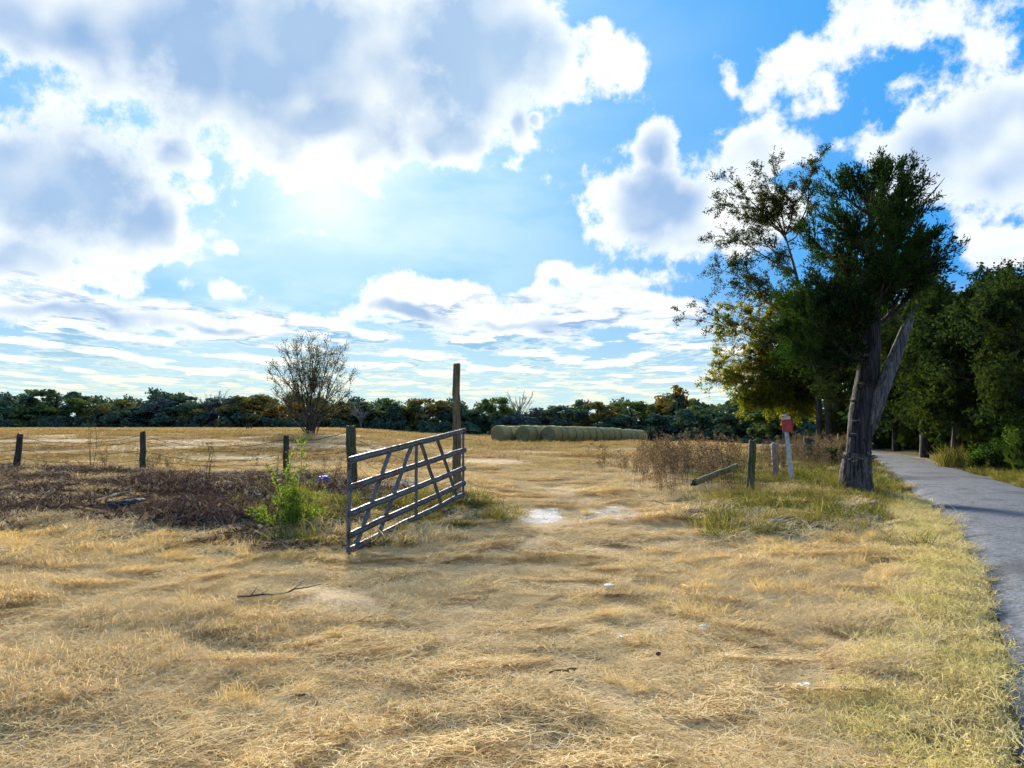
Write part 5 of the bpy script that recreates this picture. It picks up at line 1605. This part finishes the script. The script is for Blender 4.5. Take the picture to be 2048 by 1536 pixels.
# ------------------------------------------------------------------ hay bales
def build_bales():
    m, g, o = new_mat('hay wrapped in net')
    co = g.n('ShaderNodeTexCoord').outputs['Object']
    x, y, z = g.sep(co)
    ang = g.m('ARCTAN2', z, y)
    ring = g.noise(g.xyz(g.m('MULTIPLY', x, 22.0), g.m('MULTIPLY', ang, 1.2), 0.0), 1.0, 5.0, 0.7)
    fine = g.noise(co, 30.0, 5.0, 0.7)
    inf = g.n('ShaderNodeObjectInfo').outputs['Random']
    col = g.mix(g.step(ring, 0.3, 0.7), (0.22, 0.175, 0.06), (0.55, 0.44, 0.19))
    col = g.mix(g.m('MULTIPLY', g.step(fine, 0.4, 0.7), 0.5), col, (0.44, 0.39, 0.21))
    col = g.mix(g.m('MULTIPLY', inf, 0.5), col, (0.24, 0.21, 0.09))
    col = g.mix(g.m('MULTIPLY', g.step(g.m('ABSOLUTE', x), 0.50, 0.59), 0.6), col, (0.09, 0.085, 0.04))
    principled(g, o, col, 0.9, g.m('ADD', ring, fine), 0.05, 1.0, spec=0.1)
    mf, g, o = new_mat('hay bale end')
    co = g.n('ShaderNodeTexCoord').outputs['Object']
    x, y, z = g.sep(co)
    rad = g.m('SQRT', g.m('ADD', g.m('POWER', y, 2.0), g.m('POWER', z, 2.0)))
    sp = g.m('SINE', g.m('MULTIPLY_ADD', rad, 55.0, g.m('ARCTAN2', z, y)))
    fine = g.noise(co, 22.0, 6.0, 0.7)
    f = g.m('MULTIPLY_ADD', sp, 0.12, fine)
    col = g.mix(g.step(f, 0.3, 0.7), (0.10, 0.09, 0.04), (0.34, 0.29, 0.15))
    inf = g.n('ShaderNodeObjectInfo').outputs['Random']
    col = g.mix(g.m('MULTIPLY', g.step(g.noise(co, 2.2, 3.0, 0.6), 0.48, 0.6), g.m('MULTIPLY', inf, 0.5)), col, (0.20, 0.09, 0.055))
    principled(g, o, col, 0.95, f, 0.05, 1.0, spec=0.1)
    W = 1.22; R = 0.75
    rng = np.random.default_rng(8)
    sides, ends_ = [], []
    for var in range(3):
        k = 40; prof = [(-0.5, 0.78), (-0.47, 0.90), (-0.41, 0.97), (-0.3, 1.0), (-0.15, 0.992), (0.0, 1.0), (0.15, 0.993), (0.3, 1.0), (0.41, 0.97), (0.47, 0.90), (0.5, 0.78)]
        th = np.linspace(0, 2 * np.pi, k, endpoint=False)
        wob = 1 + 0.012 * np.sin(2 * th + var) + 0.010 * np.sin(5 * th + 2 * var) + rng.normal(0, 0.004, k)
        V = []
        for (xx, rr) in prof:
            r_ = R * rr * wob * (1 + rng.normal(0, 0.003, k))
            zz = r_ * np.sin(th); zz = np.maximum(zz, -R * 0.955)
            V.append(np.stack([np.full(k, xx * W), r_ * np.cos(th), zz], -1))
        V = np.vstack(V); n = len(prof)
        Fs = [(i * k + j, (i + 1) * k + j, (i + 1) * k + (j + 1) % k, i * k + (j + 1) % k) for i in range(n - 1) for j in range(k)]
        so = mesh_obj('net_wrap', V, Fs, m, None, True, link=False); sides.append(so.data)
        for sgn in (-1, 1):
            ring0 = V[:k] if sgn < 0 else V[-k:]
            Vs = [ring0 + np.array([0.004 * -sgn, 0, 0])]
            for q in (0.75, 0.5, 0.25, 0.08):
                rr = ring0 * np.array([1, q, q]); rr[:, 0] += sgn * (0.02 + rng.normal(0, 0.012, k) + 0.012 * math.sin(q * 20))
                Vs.append(rr)
            Ve = np.vstack(Vs)
            Fe = [(i * k + j, i * k + (j + 1) % k, (i + 1) * k + (j + 1) % k, (i + 1) * k + j) for i in range(4) for j in range(k)] + [tuple(range(4 * k, 5 * k))]
            if sgn > 0:
                Fe = [tuple(reversed(f)) for f in Fe]
            eo = mesh_obj('bale_end', Ve, Fe, mf, None, True, link=False); ends_.append(eo.data)
    start = np.array([3.25, 64.0]); dirn = np.array([0.556, 0.831]); perp_x = 2.08
    words = ['nearest', 'second', 'third', 'fourth', 'fifth', 'sixth', 'seventh', 'eighth', 'ninth', 'tenth', 'eleventh', 'twelfth', 'thirteenth', 'fourteenth', 'fifteenth']
    def bale(x, y, i, label):
        z = Hs(x, y) + R * 0.93
        r = empty('hay_bale', (x, y, z - R * 0.93))
        rz = math.atan2(dirn[1], dirn[0]) + rng.normal(0, 0.018)
        r.rotation_euler = (0, 0, rz)
        s = rng.uniform(0.94, 1.03)
        spin = rng.uniform(-0.05, 0.05)
        for nm, me in (('net_wrap', sides[i % 3]), ('bale_end', ends_[(i % 3) * 2]), ('bale_end', ends_[(i % 3) * 2 + 1])):
            o = bpy.data.objects.new(nm, me); COL.objects.link(o); o.parent = r
            o.location = (0, 0, R * 0.93); o.scale = (1, s, s); o.rotation_euler = (spin, 0, 0)
        tag(r, label, 'hay bale', 'round hay bales in rows')
    cnt = 0
    for i in range(15):
        p = start + dirn * (W * 1.02) * i + rng.normal(0, 0.03, 2)
        lab = ('nearest round hay bale of the long right row, its reddish end facing us' if i == 0 else
               'farthest round hay bale at the right end of the long row' if i == 14 else
               f'{words[i]} round hay bale from the near end of the long right row')
        bale(p[0], p[1], cnt, lab); cnt += 1
    for rowi, (nm, dx) in enumerate((('middle', -perp_x), ('left', -2 * perp_x))):
        for i in range(3):
            p = start + np.array([dx, 0.3 * rowi - 0.3]) + dirn * (W * 1.02) * i + rng.normal(0, 0.03, 2)
            lab = (f'nearest round hay bale of the {nm} row, its dull round end facing us' if i == 0 else f'{words[i]} round hay bale in the {nm} row behind its front bale')
            bale(p[0], p[1], cnt, lab); cnt += 1
build_bales()

# ------------------------------------------------------------------ shrub, litter, sticks
def build_small():
    rng = np.random.default_rng(77)
    # leafy green shrub by the third post
    b = at(590, 1062)
    n = 34
    ends, st = [], []
    for i in range(n):
        px = rng.normal(585, 38); py = rng.uniform(955, 1050) + abs(px - 585) * 0.35
        ends.append(pt(px, min(py, 1060), b[1] + rng.uniform(-0.5, 0.6))); st.append(b + np.array([rng.normal(0, 0.15), rng.normal(0, 0.15), -0.02]))
    for (px, py) in ((590, 895), (606, 905), (540, 930), (628, 945), (575, 925), (598, 880)):
        ends.append(pt(px, py, b[1] + rng.uniform(-0.2, 0.4))); st.append(b + np.array([rng.normal(0, 0.15), rng.normal(0, 0.15), -0.02]))
    P1, R1 = limb_set(rng, st, ends, np.full(len(ends), 0.007), 8, 0.05, 0.06)
    P2, R2, _ = children(rng, P1, R1, 9, 0.15, 0.22, 0.7, 0.15, 4, 0.1)
    br = join([tubes(P1, R1, 4), tubes(P2, np.maximum(R2 * 0.7, 0.0015), 3)])
    lv = join([leaves(rng, P2, 16, 0.034, 0.55, 0.02), leaves(rng, P1, 30, 0.036, 0.55, 0.02, 0.15)])
    fin_tree('green_shrub', b, None, br, lv, BARK_GREY, L_BRIGHT, 'bright green wispy shrub on the bank left of the gate', 'shrub', None, True, 'foliage')
    # saplings: thin weeds standing alone
    for (px, py, ty, label) in ((418, 985, 878, 'thin leafy weed stalk between the second and third left posts'), (183, 945, 812, 'tall bare forked weed stalk right of the leaning left post')):
        b = at(px, py); e = [pt(px + 2 + q, ty + abs(q) * 1.5, b[1]) for q in (0, 8, -7)]
        P1, R1 = limb_set(rng, [b] * 3, e, np.full(3, 0.008), 8, 0.03, 0.05)
        P2, R2, _ = children(rng, P1, R1, 7, 0.35, 0.18, 0.55, 0.3, 4, 0.1)
        br = join([tubes(P1, R1, 4), tubes(P2, np.maximum(R2, 0.002), 3)])
        lv = leaves(rng, P2, 5, 0.035, 0.5, 0.02)
        fin_tree('weed_stalk', b, None, br, lv, BARK_GREY, L_SPARSE, label, 'weed', None, True, 'leaves')
    # blue plastic bag, crumpled
    m, g, o = new_mat('blue plastic')
    co = g.n('ShaderNodeTexCoord').outputs['Object']
    n_ = g.noise(co, 9.0, 4.0, 0.6)
    principled(g, o, g.mix(g.step(n_, 0.58, 0.68), (0.012, 0.09, 0.55), (0.22, 0.36, 0.72)), 0.55, n_, 0.02, 1.0, spec=0.5)
    def crumple(name, px, py, sx, sy, sz, mat, label, cat, seed, sub=3, amp=0.35, lift=0.0, group=None):
        import bmesh
        bm = bmesh.new(); bmesh.ops.create_icosphere(bm, subdivisions=sub, radius=1.0)
        for v in bm.verts:
            p = v.co.copy()
            k = 1 + amp * (mnoise.noise(p * 1.7 + Vector((seed, 0, 0))) + 0.6 * mnoise.noise(p * 4.1 + Vector((0, seed, 0))) + 0.3 * mnoise.noise(p * 9 + Vector((0, 0, seed))))
            v.co = Vector((p.x * k * sx, p.y * k * sy, max(p.z * k, -0.45) * sz))
        me = bpy.data.meshes.new(name); bm.to_mesh(me); bm.free()
        me.materials.append(mat)
        b = at(px, py)
        o = bpy.data.objects.new(name, me); COL.objects.link(o)
        o.location = (b[0], b[1], b[2] + sz * 0.4 + lift); o.rotation_euler = (0, 0, seed)
        tag(o, label, cat, group)
        return o
    crumple('plastic_bag', 648, 974, 0.19, 0.13, 0.13, m, 'crumpled blue plastic bag on the bank left of the gate', 'bag', 2.2, 4, 0.5, 0.07)
    m_pink = mat_plain('dirty pink cloth', (0.46, 0.33, 0.36), 0.9, 0, 0.4, 14, 0.01)
    crumple('rag', 1388, 1032, 0.17, 0.12, 0.09, m_pink, 'crumpled dirty pink rag in the straw below the fallen wire', 'rag', 5.1, 4, 0.5)
    m_wh = mat_plain('white litter', (0.80, 0.79, 0.76), 0.6, 0, 0.15, 10)
    for i, (px, py, s_, label) in enumerate((
            (392, 1080, 0.045, 'white scrap of litter between the dry grass and the green shrub'), (222, 943, 0.07, 'white scrap on the bank left of the upright post'), (224, 1037, 0.05, 'white scrap just below the dark charred log'),
            (8, 1006, 0.07, 'pale paper scrap at the left picture edge on the bank'), (1217, 1182, 0.05, 'white paper scrap in the straw below the chalky patches'), (1408, 1266, 0.035, 'curled white scrap in the right foreground straw'),
            (1240, 1288, 0.035, 'flat pale scrap in the middle foreground straw'), (1612, 1388, 0.04, 'white stone-like scrap in the near right straw'), (75, 956, 0.05, 'tiny white scrap right of the leaning post foot'))):
        crumple('litter_scrap', px, py, s_ * 0.95, s_ * 0.55, s_ * 0.22, m_wh, label, 'litter', 1.7 * i + 0.4, 3, 0.9, 0.05)
    # pale sawn log ends
    def cut_disc(name, px, py, rx, tilt, yaw, label, th=0.05):
        b = at(px, py); k = 26; r2 = np.random.default_rng(int(px))
        t = np.linspace(0, 2 * np.pi, k, endpoint=False); w = 1 + 0.06 * np.sin(3 * t + px) + r2.normal(0, 0.015, k)
        ring = np.stack([rx * w * np.cos(t), rx * 0.8 * w * np.sin(t), np.zeros(k)], -1)
        V = np.vstack([ring, ring + (0, 0, th), ring * 0.93 + (0, 0, th + 0.004)])
        root = mesh_obj(name, V[:2 * k], [(i, (i + 1) % k, k + (i + 1) % k, k + i) for i in range(k)] + [tuple(range(k - 1, -1, -1))], BARK_DARK, None, True)
        mesh_obj('cut_face', np.vstack([V[k:2 * k], V[2 * k:]]), [(i, (i + 1) % k, k + (i + 1) % k, k + i) for i in range(k)] + [tuple(range(k, 2 * k))], W_CUT, root)
        root.location = (b[0], b[1], b[2] + 0.06); root.rotation_euler = (tilt, 0.05, yaw)
        tag(root, label, 'log slice')
    cut_disc('log_slice', 449, 976, 0.19, 0.28, 0.4, 'pale sawn slice of wood lying on the bank left of the shrub')
    cut_disc('log_slice', 816, 975, 0.20, 0.30, 0.1, 'large pale sawn slice seen through the gate')
    cut_disc('log_slice', 751, 978, 0.075, 0.4, 0.3, 'small sawn slice seen through the gate, upper left of the small ones')
    cut_disc('log_slice', 768, 972, 0.07, 0.4, 0.9, 'small sawn slice seen through the gate, top one of the small ones')
    cut_disc('log_slice', 770, 979, 0.07, 0.4, 0.2, 'small sawn slice seen through the gate, right one of the small ones')
    # sticks and fallen poles
    def stick(name, pix, r0, r1, mat, label, lift=0.03, n=14, wob=0.015, forks=0):
        pts = np.array([at(*p) for p in pix]); pts[:, 2] += lift
        S = spline(pts, n); S[:, 2] = np.maximum(S[:, 2], H(S[:, 0], S[:, 1]) + lift * 0.8); S += rng.normal(0, wob, S.shape) * (1, 1, 0.5)
        b = S[0].copy(); mb = MB()
        mb.tube(S, np.linspace(r0, r1, n), 8, True, lambda u, th: 1 + 0.10 * np.sin(3 * th + 9 * u) + rng.normal(0, 0.03, len(th)))
        for i in range(forks):
            j = int(rng.integers(3, n - 2)); d = unit(rng.normal(0, 1, 3) * (1, 1, 0.1) + (0, 0, 0.06)); l = rng.uniform(0.12, 0.35)
            mb.tube([S[j], S[j] + d * l * 0.5, S[j] + d * l + (0, 0, 0.03)], [r1 * 1.2, r1 * 0.8, r1 * 0.3], 5)
        o = mb.build(name, mat, None, True); o.data.transform(Matrix.Translation(Vector(-b))); o.location = tuple(b)
        tag(o, label, 'stick' if r0 < 0.03 else 'log')
    stick('fallen_pole', [(175, 1018), (260, 992), (340, 978), (406, 966)], 0.055, 0.035, W_DARK, 'long dark fallen pole lying across the leafy bank', 0.06, forks=2)
    stick('charred_log', [(221, 1023), (255, 1018), (288, 1013)], 0.11, 0.085, mat_wood('charred wood', (0.012, 0.014, 0.02), (0.06, 0.065, 0.08)), 'short thick charred log on the bank below the fallen pole', 0.07, 10)
    stick('dry_branch', [(365, 1232), (440, 1213), (540, 1200), (640, 1180)], 0.014, 0.005, W_DARK, 'thin dark forked branch lying on the straw in front of the bank', 0.05, forks=5)
    stick('dry_branch', [(0, 1118), (45, 1110), (85, 1100)], 0.016, 0.01, W_PALE, 'pale stick in the dry grass at the left picture edge', 0.07)
    stick('dry_branch', [(1545, 1052), (1600, 1045), (1680, 1032), (1760, 1014)], 0.016, 0.006, W_PALE, 'long thin pale stick in the green grass below the big trunk', 0.10)
    stick('dry_branch', [(1545, 1056), (1560, 1054), (1575, 1052)], 0.022, 0.018, W_PALE, 'short pale stick left of the long one below the big trunk', 0.08)
    stick('dry_branch', [(1100, 1352), (1128, 1349), (1153, 1347)], 0.005, 0.006, W_TREATED, 'short dark stick alone on the middle foreground straw', 0.03)
    stick('dry_branch', [(1300, 1010), (1345, 1020), (1385, 1040)], 0.010, 0.006, W_PALE, 'thin pale stick slanting down to the pink rag', 0.08)
    stick('dry_branch', [(1830, 1303), (1845, 1300), (1858, 1296)], 0.009, 0.007, W_PALE, 'short pale stick on the near right verge', 0.05)
    # fallen dead leaves in the foreground straw
    for (px, py, label) in ((1690, 1402, 'curled brown dead leaf beside the near white scrap'), (1318, 1330, 'small dark dead leaf in the right middle straw'), (600, 1415, 'small brown dead leaf in the left foreground straw')):
        b = at(px, py); V = []; Fc = []
        for i in range(6):
            u = i / 5; w = 0.020 * math.sin(math.pi * (0.06 + 0.9 * u)); x = (u - 0.5) * 0.06; z = 0.006 * (u - 0.5) ** 2 * 4
            V += [(x, -w, z + 0.012), (x, 0, z), (x, w, z + 0.014)]
        for i in range(5):
            for j in range(2):
                Fc.append((i * 3 + j, i * 3 + j + 1, i * 3 + j + 4, i * 3 + j + 3))
        o = mesh_obj('dead_leaf', V, Fc, mat_plain('dead leaf', (0.16, 0.07, 0.04), 0.8), None, True)
        o.location = (b[0], b[1], b[2] + 0.06); o.rotation_euler = (0.2, 0.1, px)
        tag(o, label, 'leaf')
build_small()
